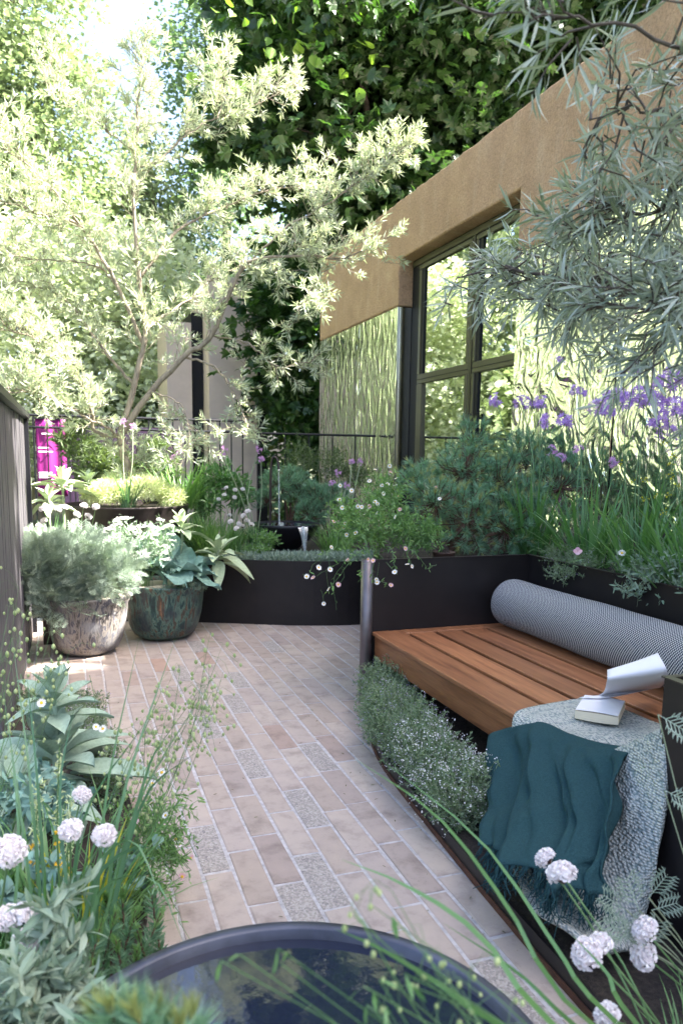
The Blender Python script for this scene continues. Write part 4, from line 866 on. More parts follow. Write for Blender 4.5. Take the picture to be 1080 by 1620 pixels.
# ================================================================== SEA BUCKTHORN TREES
def limbs_tree(t_, limbs, r0, ntw, twl, nleaf, T, lsize, lmat, bmat, up=.2, spread=.9, droop=0, tipbias=.75, sub=2):
    br, lv = MB(), MB()
    for pts, ra, rb, *dn in limbs:
        L = smoothline(pts, 26); L[1:-1] += rng.normal(0, .006, L[1:-1].shape); tubes(br, L[None], np.linspace(ra, rb, 26) * .85, 8)
        ln = np.linalg.norm(np.diff(L, axis=0), axis=1).sum(); n = max(3, int(ln * ntw * (dn[0] if dn else 1))); f = U(.12, 1.0, n) ** tipbias; i = np.minimum((f * 25).astype(int), 24); b = L[i] + (L[i + 1] - L[i]) * (f * 25 - i)[:, None]; tg = un(L[i + 1] - L[i])
        d = un(tg * .55 + rnd_dir(n) * spread + np.array([0, 0, up]))
        for lev in range(sub):
            ll = U(*twl, len(b)) * (1 if lev == 0 else .6); mid = b + d * (ll * .5)[:, None] + rng.normal(0, .05, b.shape) * ll[:, None]; e = b + un(d + rng.normal(0, .25, d.shape) + np.array([0, 0, .1 - droop])) * ll[:, None]
            P = np.stack([b, mid, e], 1); tubes(br, P, np.array([.0036, .0025, .0012]) * (1 if lev == 0 else .7), 4)
            k = len(b); t = U(.12, 1, (k, nleaf)); t[:, : nleaf // 3] = U(.85, 1, (k, nleaf // 3)); tt = t[..., None]
            pos = ((1 - tt) ** 2 * b[:, None] + 2 * tt * (1 - tt) * mid[:, None] + tt ** 2 * e[:, None]).reshape(-1, 3); ax = np.repeat(un(e - b), nleaf, 0)
            x = rnd_dir(k * nleaf); x = un(x - (x * ax).sum(1, keepdims=True) * ax); dd = un(x * .8 + ax * .75 + np.array([0, 0, .12 - droop])); scatter(lv, T, pos, dd, rnd_dir(k * nleaf, 1), U(*lsize, k * nleaf))
            rep = np.repeat(np.arange(k), 2); u_ = U(.25, .9, len(rep))[:, None]; b2 = (1 - u_) * b[rep] + u_ * e[rep]; d2 = un(d[rep] * .6 + rnd_dir(len(rep)) * .9 + np.array([0, 0, up])); b, d = b2, d2
    part('trunk', br, bmat, t_, True); part('crown', lv, lmat, t_)
def A(pts, y0, y1): return [at(p[0], p[1], Y=y0 + (y1 - y0) * k / (len(pts) - 1)) for k, p in enumerate(pts)]
bt = thing('sea_buckthorn_tree', 'sunlit silvery narrow-leaved tree spreading over the left planter', 'tree', at(207, 770, Y=7.0))
limbs_tree(bt, [
 (A([(207, 800), (205, 762), (198, 725), (190, 690)], 7.0, 7.0), .047, .038),
 (A([(190, 690), (213, 610), (230, 520), (222, 440), (212, 330), (213, 240), (222, 130), (228, 70)], 7.0, 6.9), .034, .004),
 (A([(228, 545), (185, 450), (130, 360), (85, 345), (40, 330), (0, 318)], 7.0, 6.5), .024, .004),
 (A([(130, 360), (85, 300), (30, 250), (-30, 215)], 6.8, 6.4), .012, .003),
 (A([(190, 690), (240, 620), (290, 565), (335, 530), (375, 440), (400, 412), (470, 405), (540, 408), (602, 385)], 7.0, 6.4), .036, .004, .8),
 (A([(375, 440), (440, 370), (520, 320), (595, 268), (640, 228)], 6.8, 6.3), .014, .003),
 (A([(212, 300), (245, 260), (300, 210), (345, 185), (400, 168), (475, 128)], 7.0, 7.1), .013, .003),
 (A([(345, 187), (356, 140), (346, 88)], 7.0, 7.1), .007, .002),
 (A([(290, 565), (345, 585), (385, 655), (395, 690)], 6.9, 6.5), .013, .003, .55),
 (A([(335, 530), (395, 545), (440, 580), (495, 570)], 6.9, 6.5), .012, .003, .6),
 (A([(190, 690), (150, 682), (142, 640), (110, 580), (60, 540), (0, 512)], 7.0, 6.6), .022, .003, 1.4),
 (A([(230, 520), (290, 480), (340, 440), (380, 420)], 7.0, 7.5), .016, .003, .8),
 (A([(222, 440), (280, 365), (350, 330), (430, 300), (505, 292)], 7.0, 7.3), .018, .003),
 (A([(213, 610), (170, 560), (110, 480), (50, 450), (-20, 440)], 7.0, 7.4), .018, .003, 1.4),
 (A([(540, 408), (505, 440), (470, 492)], 6.6, 6.4), .006, .002),
 (A([(190, 690), (120, 650), (60, 620), (0, 625)], 7.0, 6.3), .014, .003, 1.4),
 (A([(185, 450), (150, 420), (60, 410), (-20, 400)], 7.0, 7.2), .011, .003),
 (A([(213, 240), (160, 200), (110, 170), (70, 100)], 7.0, 7.2), .008, .002),
 (A([(240, 620), (285, 640), (300, 690), (290, 720)], 6.9, 6.6), .009, .002, .8),
], 0, 22, (.12, .36), 22, L_NARROW, (.045, .085), M['l_buck'], M['bark'], up=.25, spread=.75, sub=2)
nb = thing('sea_buckthorn_tree', 'grey-green willow-leaved tree hanging in from the right edge', 'tree', (2.5, 1.05, .75))
def AD(pts): return ([np.array((2.46, 1.09, 1.25 if pts[0][1] > 500 else 1.7))] if pts[0][0] >= 1250 else []) + [at(a, b, D=d) for a, b, d in pts]
limbs_tree(nb, [
 ([np.array((2.5, 1.05, .7)), np.array((2.45, 1.1, 1.3)), np.array((2.3, 1.2, 1.9)), np.array((2.25, 1.25, 2.5))], .045, .02),
 (AD([(1330, 600, 2.3), (1200, 540, 2.2), (1080, 490, 2.15), (1010, 465, 2.2), (930, 440, 2.3), (840, 430, 2.4), (760, 425, 2.5)]), .022, .004),
 (AD([(1300, 480, 2.2), (1180, 330, 2.1), (1080, 322, 2.0), (1000, 345, 2.0), (905, 372, 2.1)]), .012, .003, 1),
 (AD([(1300, 420, 2.0), (1200, 170, 1.7), (1100, 90, 1.6), (980, 40, 1.5), (850, 20, 1.45), (760, 30, 1.5)]), .009, .0015, .38),
 (AD([(1200, 580, 2.2), (1100, 420, 2.5), (1000, 400, 2.6), (900, 420, 2.7), (820, 400, 2.8)]), .012, .003),
 (AD([(1250, 560, 2.2), (1130, 530, 1.9), (1060, 495, 1.8), (980, 480, 1.85)]), .012, .003),
 (AD([(1180, 330, 2.0), (1100, 220, 1.8), (1010, 170, 1.75), (930, 190, 1.8)]), .007, .002, .75),
 (AD([(1010, 465, 2.2), (950, 475, 2.3), (900, 500, 2.4)]), .006, .002),
], 0, 19, (.08, .24), 12, L_WILLOW, (.05, .088), M['l_buck_near'], M['bark_dark'], up=.0, spread=.8, droop=.2, sub=2)
# ================================================================== PLANTS IN THE BENCH PLANTER
def BL(lst): return [(at(px, py, Y=y), r) for px, py, y, r in lst]
pine('dwarf_pine', 'bushy blue-green dwarf pine above the planter corner behind the bench', (2.35, 4.55, .78), BL([(735, 745, 4.75, .20), (785, 770, 4.7, .21), (800, 835, 4.4, .20), (690, 790, 4.5, .17), (740, 822, 4.4, .18), (748, 700, 4.85, .13), (660, 765, 4.7, .12), (830, 800, 4.5, .15)]), 430, (.05, .10), 66, (.045, .075), .85)
pine('dwarf_pine', 'darker dwarf pine half hidden behind the purple flowers', (3.0, 4.7, .78), BL([(845, 740, 4.95, .20), (885, 770, 4.6, .20), (820, 720, 5.1, .15)]), 150, (.05, .10), 66, (.045, .075), .5)
def fleabane(label, base, blobs, nspr, flowers, hang, fs, lsz=(.02, .04), grp='fleabane plants'):
    t_ = thing('fleabane', label, 'fleabane', base, grp); ms, ml = MB(), MB(); base = np.asarray(base, float)
    tips = sprigs(ms, ml, blobs, nspr, (.08, .2), 12, L_OVAL_N, lsz, .0011, .4)
    for h in hang:
        L = smoothline(h, 14); L[1:-1] += rng.normal(0, .006, (12, 3)); tubes(ms, L[None], np.linspace(.0016, .0009, 14), 3); k = 16; i = rng.integers(1, 13, k); scatter(ml, L_OVAL_N, L[i], un(rnd_dir(k) + (L[i + 1] - L[i]) * 20), rnd_dir(k, 1), U(*lsz, k))
    fp_ = []
    for p, pink in flowers:
        p = np.asarray(p, float); near = tips[np.argmin(((tips - p) ** 2).sum(1))] if len(tips) else base
        if np.linalg.norm(near - p) > .25: near = p + np.array([0, 0, .06]) + rng.normal(0, .03, 3)
        tubes(ms, smoothline([near, (near + p) / 2 + rng.normal(0, .01, 3), p], 5)[None], .0009, 3); fp_.append((p, pink))
    part('stems', ms, M['stem'], t_); part('foliage', ml, M['l_fresh'], t_)
    for p, pink in fp_:
        d = un(np.array([-.25, -.75, .55]) + rng.normal(0, .45, 3)); put('flower', DAISY[2] if pink else DAISY[rng.integers(0, 2)], t_, p, d, fs * random.uniform(.8, 1.15))
    return t_
L_OVAL_N = (np.array([(0, 0, 0), (.12, .4, .03), (.1, .75, .02), (0, 1, -.04), (-.1, .75, .02), (-.12, .4, .03)], float), [np.array([(0, 1, 2, 3, 4, 5)])])
fl = [(at(x, y, Y=yy), pk) for x, y, yy, pk in ((593, 743, 4.5, 0), (616, 737, 4.6, 0), (617, 748, 4.55, 1), (584, 761, 4.4, 0), (604, 768, 4.35, 0), (613, 766, 4.35, 0), (625, 768, 4.4, 0), (626, 757, 4.4, 0), (606, 781, 4.3, 0), (630, 785, 4.3, 1), (584, 801, 4.25, 1), (537, 790, 4.3, 0), (541, 803, 4.25, 0), (535, 811, 4.25, 0), (528, 825, 4.2, 1), (566, 801, 4.2, 0), (572, 802, 4.2, 0), (593, 794, 4.2, 0), (597, 797, 4.2, 0), (632, 806, 4.15, 1), (545, 828, 4.2, 0), (543, 835, 4.2, 0), (548, 846, 4.15, 0), (562, 843, 4.15, 0), (596, 812, 4.2, 0), (600, 824, 4.15, 0), (575, 815, 4.2, 0), (689, 771, 4.4, 1), (641, 868, 4.02, 1), (695, 789, 4.3, 0), (524, 866, 4.1, 0), (550, 886, 4.05, 1), (625, 818, 4.1, 0), (556, 776, 4.3, 0), (538, 768, 4.4, 0))]
hg = [[at(600, 860, Y=4.05), at(560, 880, Y=3.93), at(530, 910, Y=3.9), at(532, 965, Y=3.9)], [at(590, 865, Y=4.0), at(545, 885, Y=3.92), at(500, 912, Y=3.9)], [at(580, 868, Y=4.0), at(540, 905, Y=3.9), at(510, 945, Y=3.9)], [at(600, 870, Y=4.0), at(588, 905, Y=3.88), at(600, 920, Y=3.87), at(618, 925, Y=3.87)], [at(640, 860, Y=4.0), at(660, 880, Y=3.92), at(676, 900, Y=3.9), at(690, 893, Y=3.9)], [at(615, 865, Y=4.0), at(624, 890, Y=3.93), at(625, 905, Y=3.92)], [at(650, 850, Y=4.05), at(645, 880, Y=3.93), at(651, 895, Y=3.92)], [at(560, 870, Y=4.0), at(520, 870, Y=3.95), at(486, 912, Y=3.9)], [at(600, 868, Y=4.0), at(575, 900, Y=3.87), at(570, 920, Y=3.86)]]
fl += [(at(x, y, Y=3.88), pk) for x, y, pk in ((485, 912, 0), (495, 914, 1), (520, 932, 0), (535, 925, 1), (512, 955, 0), (596, 921, 0), (595, 917, 0), (618, 926, 1), (644, 893, 0), (651, 896, 0), (624, 905, 0), (504, 898, 0), (582, 885, 1), (590, 887, 1), (522, 901, 0))]
fleabane('white fleabane daisies spilling over the corner post of the bench planter', (1.85, 4.25, .78), BL([(600, 830, 4.25, (.20, .16, .13)), (560, 840, 4.2, (.13, .14, .10)), (650, 840, 4.2, (.16, .15, .10)), (610, 785, 4.4, (.15, .15, .12)), (545, 815, 4.3, (.08, .1, .1)), (680, 850, 4.1, (.1, .1, .06))]), 520, fl, hg, .0150)
heads = {
 'violet society garlic growing beside the dwarf pine': [(785, 635), (825, 640), (855, 640), (865, 668), (893, 670), (885, 572), (872, 712), (885, 724)],
 'violet society garlic in front of the first mirror seam': [(913, 622), (945, 648), (972, 630), (985, 637), (955, 655), (915, 712), (968, 730)],
 'violet society garlic just past the mirror seam': [(1003, 588), (1012, 628), (1028, 634), (1038, 640), (1040, 668), (1018, 640)],
 'violet society garlic at the right edge of the photo': [(1062, 598), (1073, 604), (1050, 612), (1066, 648), (1078, 655), (1055, 690)]}
for (lab, hs), (bx, by) in zip(heads.items(), ((2.92, 4.35), (2.9, 3.75), (2.86, 3.25), (2.82, 2.85))):
    t_ = thing('society_garlic', lab, 'flowering plant', (bx, by, .78), 'society garlic clumps'); ms, ml = MB(), MB()
    tips = np.array([at(x, y, X=bx + random.uniform(-.12, .1)) for x, y in hs]); tips[:, 1] = tips[:, 1]
    P = tuft_stems((bx, by, .78), tips, .05, 8); tubes(ms, P, np.linspace(.0042, .0028, 8), 4)
    blades(ml, (bx, by, .78), .13, 92, (.24, .60), .010, (.02, .5), (.1, .9)); blades(ml, (bx - .08, by, .78), .10, 26, (.3, .45), .007, (.3, .8), (.5, 1.3), (math.pi, .7))
    part('stems', ms, M['stem'], t_); part('leaves', ml, M['l_grass'], t_)
    for k, (p, L) in enumerate(zip(tips, P)):
        small = hs[k][1] > 700 or hs[k][1] < 580
        put('flower_head', (UMBP if hs[k][1] > 700 else UMB)[k % 2], t_, p, un(L[-1] - L[-2] + rng.normal(0, .08, 3)), (.040 if small else .066) * random.uniform(.9, 1.1))
def herb(name, label, cat, base, blobs, n, ln, leaves, T, lsize, lmat, up=.5, specks=None, grp=None, shell=.3):
    t_ = thing(name, label, cat, base, grp); ms, ml = MB(), MB()
    for q, r in blobs: b0 = np.array([q[0] * .8 + base[0] * .2, q[1] * .8 + base[1] * .2, base[2]]); tubes(ms, smoothline([b0, (b0 + q) / 2 + rng.normal(0, .01, 3), q], 6)[None], np.linspace(.004, .002, 6), 4)
    tips = sprigs(ms, ml, blobs, n, ln, leaves, T, lsize, .0010, up, shell); part('stems', ms, M['stem_pale'], t_); part('foliage', ml, lmat, t_)
    if specks:
        mat, fr, per, sz = specks; tp = tips[U(0, 1, len(tips)) < fr]; mf = MB(); p = np.repeat(tp, per, 0) + rng.normal(0, sz * 1.6, (len(tp) * per, 3)); scatter(mf, L_DIAM, p, rnd_dir(len(p)), rnd_dir(len(p), 1), U(.7, 1.2, len(p)) * sz); part('blossom', mf, mat, t_)
    return t_
herb('creeping_thyme', 'small-leaved thyme spilling over the steel edge behind the bolster', 'herb', (2.72, 3.5, .78), [((2.70, 3.72, .84), (.09, .16, .07)), ((2.66, 3.5, .83), (.07, .14, .07)), ((2.60, 3.6, .77), (.03, .14, .05))], 300, (.05, .12), 14, L_OVAL_N, (.010, .02), M['l_thyme'], .5, (M['lilac_s'], .15, 5, .005))
er = thing('evening_primrose', 'single pale pink cup flower above the bolster', 'flower', (2.66, 3.3, .78)); ms = MB(); pf = at(913, 873, X=2.60); tubes(ms, tuft_stems((2.66, 3.35, .79), [pf, pf + [.0, -.03, -.05], pf + [.01, .03, -.04]], .1), .0014, 3); part('stems', ms, M['stem'], er)
mb = MB(); pt = leaf_shape([.12, .42, .55, .48, .18], -.35, .2); a = np.arange(4) * 1.571; scatter(mb, pt, np.zeros((4, 3)), np.stack([np.cos(a), np.sin(a), np.full(4, .9)], 1), np.tile(Z3, (4, 1)) * -1, np.full(4, 1.)); put('flower', mb.mesh('flower', M['pinkfl'], True), er, pf, (-.5, -.7, .6), .024)
mb = MB(); lathe(mb, [(.002, -.012), (.005, -.004), (.006, .004), (.001, .014)], 8, pf + [.0, -.03, -.05]); lathe(mb, [(.002, -.01), (.005, -.003), (.005, .004), (.001, .012)], 8, pf + [.01, .03, -.04]); part('bud', mb, M['l_silver'], er, True)
herb('silver_sage', 'silver narrow-leaved plant hanging over the planter edge above the bolster', 'shrub', (2.72, 2.95, .78), [((2.70, 3.12, .84), (.08, .14, .07)), ((2.68, 2.85, .86), (.09, .16, .10)), ((2.60, 3.0, .79), (.05, .10, .06)), ((2.70, 2.65, .88), (.1, .14, .1))], 130, (.08, .16), 13, L_OVAL_N, (.028, .05), M['l_silver'], .5)
sp_ = thing('rock_rose', 'small creamy flower opening over the silver leaves by the planter edge', 'flower', (2.66, 2.9, .8)); pf = at(983, 875, X=2.60); ms = MB(); tubes(ms, tuft_stems((2.68, 2.9, .79), [pf], .1), .0014, 3); part('stems', ms, M['stem'], sp_); put('flower', DAISY[0], sp_, pf, (-.4, -.6, .6), .02)
t_ = thing('bulbine', 'thin yellow-flowered bulbine stems rising right of the mirror seam', 'flowering plant', (2.75, 2.75, .78)); ml, ms, mf = MB(), MB(), MB(); blades(ml, (2.75, 2.7, .78), .10, 60, (.25, .42), .0035, (.05, .5), (.1, .6)); tips = np.array([at(982, 735, X=2.78), at(1046, 700, X=2.74), at(1066, 720, X=2.74), at(1020, 760, X=2.76)]); P = tuft_stems((2.75, 2.75, .78), tips, .05); tubes(ms, P, .002, 3)
for L in P:
    q = np.repeat(L[-3:], 9, 0) + rng.normal(0, .008, (27, 3)); scatter(mf, L_DIAM, q, rnd_dir(27), rnd_dir(27), U(.008, .014, 27))
part('leaves', ml, M['l_grass'], t_); part('stems', ms, M['stem'], t_); part('blossom', mf, M['y_leaf'], t_)
herb('thyme', 'wispy thyme stems above the near end panel of the bench', 'herb', (1.72, 1.56, .755), [((1.70, 1.56, .83), (.07, .07, .09)), ((1.80, 1.5, .83), (.1, .08, .09))], 90, (.08, .17), 16, L_OVAL_N, (.008, .016), M['l_thyme'], .8)

# ---- thyme trough under the bench
tb_ = []
for k, y in enumerate(np.linspace(2.36, 3.80, 13)): tb_.append(((np.interp(y, tcur[::-1, 1], tcur[::-1, 0]) + .105 + random.uniform(-.03, .03), y, .165 + random.uniform(-.02, .03)), (random.uniform(.13, .18), .12, random.uniform(.10, .15))))
herb('thyme_bank', 'bushy lilac-tinged thyme filling the trough at the far end of the bench', 'herb', (1.4, 3.2, .115), tb_[4:], 2200, (.06, .16), 18, L_OVAL_N, (.010, .021), M['l_thyme'], .7, (M['lilac_s'], .25, 6, .0045), 'thyme in the trough')
herb('thyme_bank', 'white-flowered thyme in the trough beside the hanging throw', 'herb', (1.4, 2.2, .115), tb_[:4], 1100, (.06, .16), 18, L_OVAL_N, (.010, .021), M['l_thyme'], .7, (M['w_petal'], .5, 8, .0065), 'thyme in the trough')

# ================================================================== POT PLANTS
def artemisia(label, base, blobs, n, size, grp='artemisia plants'):
    t_ = thing('artemisia', label, 'shrub', base, grp); mb, ms = MB(), MB(); base = np.asarray(base, float)
    mound(mb, blobs, n, FROND, size, 1.0, .45, .45)
    for q, r in blobs: tubes(ms, smoothline([base, (base + q) / 2 + rng.normal(0, .03, 3), q], 8)[None], np.linspace(.008, .003, 8), 5)
    part('stems', ms, M['stem_pale'], t_); part('foliage', mb, M['l_artem'], t_); return t_
artemisia('frothy silver artemisia overflowing the pale speckled pot', (.07, 5.6, .40), BL([(110, 900, 5.5, (.26, .22, .15)), (60, 885, 5.5, (.16, .2, .14)), (160, 910, 5.5, (.20, .2, .13)), (100, 955, 5.38, (.17, .12, .10)), (70, 925, 5.4, (.16, .12, .1)), (185, 890, 5.6, (.13, .15, .1)), (120, 865, 5.6, (.16, .15, .08)), (38, 905, 5.35, (.11, .12, .12))]), 1400, (.09, .15))
t_ = thing('white_laceflower', 'white lacy flowers rising from the dark drip-glazed pot', 'flowering plant', (.5, 5.9, .40)); ms, ml, mf = MB(), MB(), MB()
sprigs(ms, ml, BL([(215, 870, 5.85, (.20, .18, .16)), (250, 860, 5.9, (.14, .15, .14)), (190, 850, 5.95, (.14, .15, .1))]), 220, (.1, .22), 11, L_OVAL_N, (.02, .045), .0013, .8); tips = np.array([at(rng.uniform(165, 272), rng.uniform(818, 885), Y=rng.uniform(5.7, 6.0)) for _ in range(46)]); tubes(ms, tuft_stems((.52, 5.9, .4), tips, .08), .0015, 3)
for p in tips:
    k = 13; a = U(0, 6.28, k); r = .028 * np.sqrt(U(0, 1, k)); q = p + np.stack([r * np.cos(a), r * np.sin(a), -.25 * r + rng.normal(0, .003, k)], 1); scatter(mf, L_DIAM, np.repeat(q, 3, 0), rnd_dir(k * 3) * [1, 1, .3], np.tile(Z3, (k * 3, 1)) + rng.normal(0, .2, (k * 3, 3)), U(.012, .020, k * 3))
part('stems', ms, M['stem'], t_); part('foliage', ml, M['l_silver'], t_); part('blossom', mf, M['w_petal'], t_)
t_ = thing('sea_kale', 'blue-green wavy-leaved sea kale in the dark drip-glazed pot', 'plant', (.74, 5.9, .41))
for k, (px, py, az, pt, s) in enumerate(((275, 915, 1.9, 1.1, .36), (285, 912, 1.2, 1.0, .38), (295, 915, .6, .9, .34), (300, 920, .1, .6, .30), (280, 922, 2.6, .8, .3), (290, 925, -.6, .45, .28), (305, 922, -.2, .2, .26), (283, 918, 1.6, 1.3, .40), (275, 925, -1.4, .5, .26), (298, 925, -1.0, .3, .28), (268, 920, 2.9, .9, .3), (310, 920, .3, .35, .3), (288, 926, -1.9, .4, .22))): put_leaf(t_, KALE[k % 3], (.70 + .05 * math.cos(az), 5.86 + .05 * math.sin(az), .42 + .01 * k), az, pt, s * 1.12, random.uniform(-.3, .3))
ms = MB(); tubes(ms, np.array([[(.7, 5.86, .38), (.71, 5.86, .5)]]), [.02, .014], 8); part('stem', ms, M['stem_pale'], t_)
t_ = thing('lambs_ear', 'pale green felted lamb\'s ear leaning over the right side of the dark pot', 'plant', (.92, 6.05, .41)); c0 = at(345, 885, Y=6.1)
rosette(t_, LAMB2, c0 + [0, 0, -.02], 20, .30, (-.35, 1.2), .03, .12); ms = MB(); tubes(ms, smoothline([(.85, 6.02, .38), (c0 + [-.03, 0, -.06]), c0 + [0, 0, .1]], 8)[None], .012, 6); part('stem', ms, M['stem_pale'], t_)
t_ = thing('lambs_ear', 'upright pale lamb\'s ear standing behind the sea kale', 'plant', (.72, 6.08, .42)); c0 = at(287, 845, Y=6.1); rosette(t_, LAMB2, c0, 13, .24, (.2, 1.3), .01, .1); ms = MB(); tubes(ms, smoothline([(.72, 6.08, .38), (c0 + [0, 0, -.1]), c0 + [0, 0, .12]], 8)[None], .011, 6); part('stem', ms, M['stem_pale'], t_)
herb('trailing_silver', 'small silver trailing plant on the rim of the dark pot', 'herb', (.8, 5.72, .4), [((.80, 5.68, .43), (.14, .05, .035)), ((.9, 5.76, .42), (.06, .06, .04)), ((.70, 5.66, .42), (.1, .04, .02))], 180, (.03, .06), 12, L_OVAL_N, (.014, .026), M['l_silver'], .4)

# ================================================================== FAR PLANTERS
t_ = thing('santolina', 'bright lime-white frothy mound at the foot of the silvery tree', 'shrub', (.5, 6.9, .93)); mb = MB(); mound(mb, BL([(175, 778, 6.75, (.16, .16, .09)), (230, 772, 6.75, (.18, .16, .09)), (270, 785, 6.8, (.12, .14, .09)), (200, 760, 7.1, (.2, .2, .08)), (150, 785, 6.8, (.1, .12, .06))]), 9000, L_NARROW, (.03, .06), 1, .6); part('foliage', mb, M['l_lime'], t_); ms = MB(); tubes(ms, tuft_stems((.5, 6.9, .93), [b for b, r in BL([(175, 778, 6.75, 1), (230, 772, 6.75, 1), (270, 785, 6.8, 1)])]), .005, 4); part('stems', ms, M['bark'], t_)
for lab, px, py, y, n, s in (('sunlit lamb\'s ear rosette beside the magenta banner', 100, 775, 6.7, 18, .27), ('smaller lamb\'s ear rosette left of the tree trunk', 140, 770, 7.0, 14, .22), ('low lamb\'s ear rosette above the thrift by the fence', 78, 800, 6.5, 12, .2)):
    c = at(px, py, Y=y); t_ = thing('lambs_ear', lab, 'plant', c); rosette(t_, LAMB2, c, n, s, (.0, 1.25), .03, .08); ms = MB(); tubes(ms, np.array([[(c[0], c[1], .5), c, c + [0, 0, .08]]]), .012, 6); part('stem', ms, M['stem_pale'], t_)
def far_grass(label, px, py, y, z, r, n, L, w, mat, name='grass_clump', lean=(.05, .55), curve=(.2, 1.0)):
    c = at(px, py, Y=y); c[2] = z; t_ = thing(name, label, 'grass', c); mb = MB(); blades(mb, c, r, n, L, w, lean, curve); part('blades', mb, mat, t_); return t_
far_grass('sunlit grassy clump between tree trunk and railing', 285, 760, 7.3, .9, .16, 170, (.3, .6), .006, M['l_fresh'])
far_grass('fine bright green grass behind the sea kale', 345, 850, 6.75, .5, .2, 420, (.28, .48), .004, M['l_fresh'])
far_grass('second tuft of fine green grass left of the fountain', 300, 830, 7.0, .5, .18, 260, (.3, .55), .0045, M['l_grass'])
far_grass('blue-green striped grass tuft beside the fountain bowl', 408, 835, 6.9, .5, .07, 70, (.22, .36), .006, M['l_bglass'])
far_grass('grassy tuft by the fence behind the artemisia', 75, 850, 6.3, .5, .16, 160, (.3, .5), .005, M['l_grass'])
far_grass('green tuft right of the fountain bowl', 530, 850, 6.6, .5, .12, 150, (.2, .36), .005, M['l_fresh'])
def thrift(label, base, tips, hs, leafy=60, L=(.12, .22), st=.0018, bow=.08, grp='thrift plants'):
    base = np.array(base, float); base[2] = .5 if base[1] > 5 else base[2]
    t_ = thing('thrift', label, 'flowering plant', base, grp); ms, ml = MB(), MB(); P = tuft_stems(base, tips, bow, 8); tubes(ms, P, st, 5)
    if leafy: blades(ml, base, .05, leafy, L, .003, (.05, .8), (.1, .6)); part('leaves', ml, M['l_grass'], t_)
    part('stems', ms, M['stem'], t_, True)
    for k, (p, LL) in enumerate(zip(tips, P)): put('flower_head', THRIFT[k % 3], t_, p, un(un(LL[-1] - LL[-2]) + rng.normal(0, .2, 3)), (hs if np.isscalar(hs) else hs[k]))
    return t_
thrift('white thrift cluster beside the lamb\'s ear and the curved planter', at(382, 880, Y=6.45), [at(x, y, Y=6.45 + random.uniform(-.08, .08)) for x, y in ((365, 825), (385, 816), (378, 829), (391, 824), (374, 836), (398, 830), (384, 833), (392, 809))], .026)
thrift('small white thrift heads among the fine grass', at(362, 850, Y=6.9), [at(x, y, Y=6.9 + random.uniform(-.08, .08)) for x, y in ((346, 790), (355, 783), (371, 787), (384, 774), (372, 775), (358, 772), (363, 815))], .022)
thrift('pale thrift heads by the fence above the artemisia', at(100, 880, Y=6.3), [at(x, y, Y=6.3 + random.uniform(-.1, .1)) for x, y in ((103, 803), (133, 800), (122, 814), (68, 805), (92, 806), (140, 817), (70, 824), (63, 832), (118, 825), (152, 802))], .030)
def garlic(label, base, tips, s):
    base = np.array(base, float); base[2] = .93 if base[0] < .9 else .5
    t_ = thing('society_garlic', label, 'flowering plant', base, 'society garlic clumps'); ms, ml = MB(), MB(); tubes(ms, tuft_stems(base, tips, .05), .004, 4); blades(ml, base, .06, 40, (.25, .4), .006, (.05, .5), (.1, .8)); part('stems', ms, M['stem_pale'], t_); part('leaves', ml, M['l_bglass'], t_)
    for k, p in enumerate(tips): put('flower_head', UMBP[k % 2], t_, p, (random.uniform(-.3, .3), -.3, 1), s)
garlic('pale lilac society garlic left of the water spout', at(405, 830, Y=6.8), [at(409, 711, Y=6.8), at(413, 727, Y=6.8), at(355, 711, Y=7.0), at(352, 720, Y=6.9)], .042)
garlic('pink society garlic in front of the far mirror', at(540, 850, Y=6.8), [at(534, 748, Y=6.7), at(556, 731, Y=6.9), at(570, 730, Y=6.9), at(526, 765, Y=6.7), at(548, 768, Y=6.8)], .042)
garlic('society garlic flowering against the sunlit tree trunk', at(200, 760, Y=6.7), [at(196, 668, Y=6.7), at(210, 675, Y=6.7), at(275, 725, Y=7.1), at(285, 718, Y=7.1)], .04)
pine('dwarf_pine', 'soft rounded dwarf pine behind the water spout', (2.1, 7.6, .5), BL([(445, 770, 7.6, (.17, .15, .16)), (425, 790, 7.5, (.12, .12, .12)), (475, 775, 7.6, (.15, .15, .16)), (455, 755, 7.7, (.12, .1, .1))]), 150, (.05, .09), 46, (.05, .08), 0)
pine('dwarf_pine', 'soft rounded dwarf pine right of the fountain bowl', (2.55, 7.5, .5), BL([(500, 795, 7.45, (.16, .14, .15)), (530, 790, 7.4, (.13, .12, .14)), (490, 815, 7.35, (.13, .1, .12))]), 130, (.05, .09), 46, (.05, .08), 0)
herb('feathery_shrub', 'pale feathery shrub in front of the handrail and far mirror', 'shrub', (2.6, 7.95, .5), BL([(480, 725, 7.95, (.2, .14, .18)), (530, 735, 7.95, (.2, .14, .16)), (460, 750, 8.0, (.12, .12, .14)), (560, 750, 7.9, (.16, .14, .14))]), 260, (.12, .26), 18, L_OVAL_N, (.02, .04), M['l_mid'], .9)
herb('broad_shrub', 'broad-leaved green shrub in front of the double-bar railing', 'shrub', (1.35, 7.7, .5), BL([(350, 765, 7.7, (.22, .18, .16)), (320, 790, 7.5, (.2, .18, .14)), (380, 780, 7.6, (.14, .14, .14))]), 160, (.12, .24), 12, L_OVAL_N, (.06, .10), M['l_grass'], .6)
herb('narrow_leaf_shrub', 'narrow-leaved green shrub between banner and tree trunk', 'shrub', (.2, 7.6, .5), BL([(150, 735, 7.6, (.22, .18, .2)), (185, 745, 7.6, (.15, .15, .15)), (120, 700, 7.8, (.15, .15, .15)), (250, 730, 7.7, (.2, .15, .2))]), 220, (.12, .26), 16, L_NARROW, (.07, .12), M['l_mid'], .7)
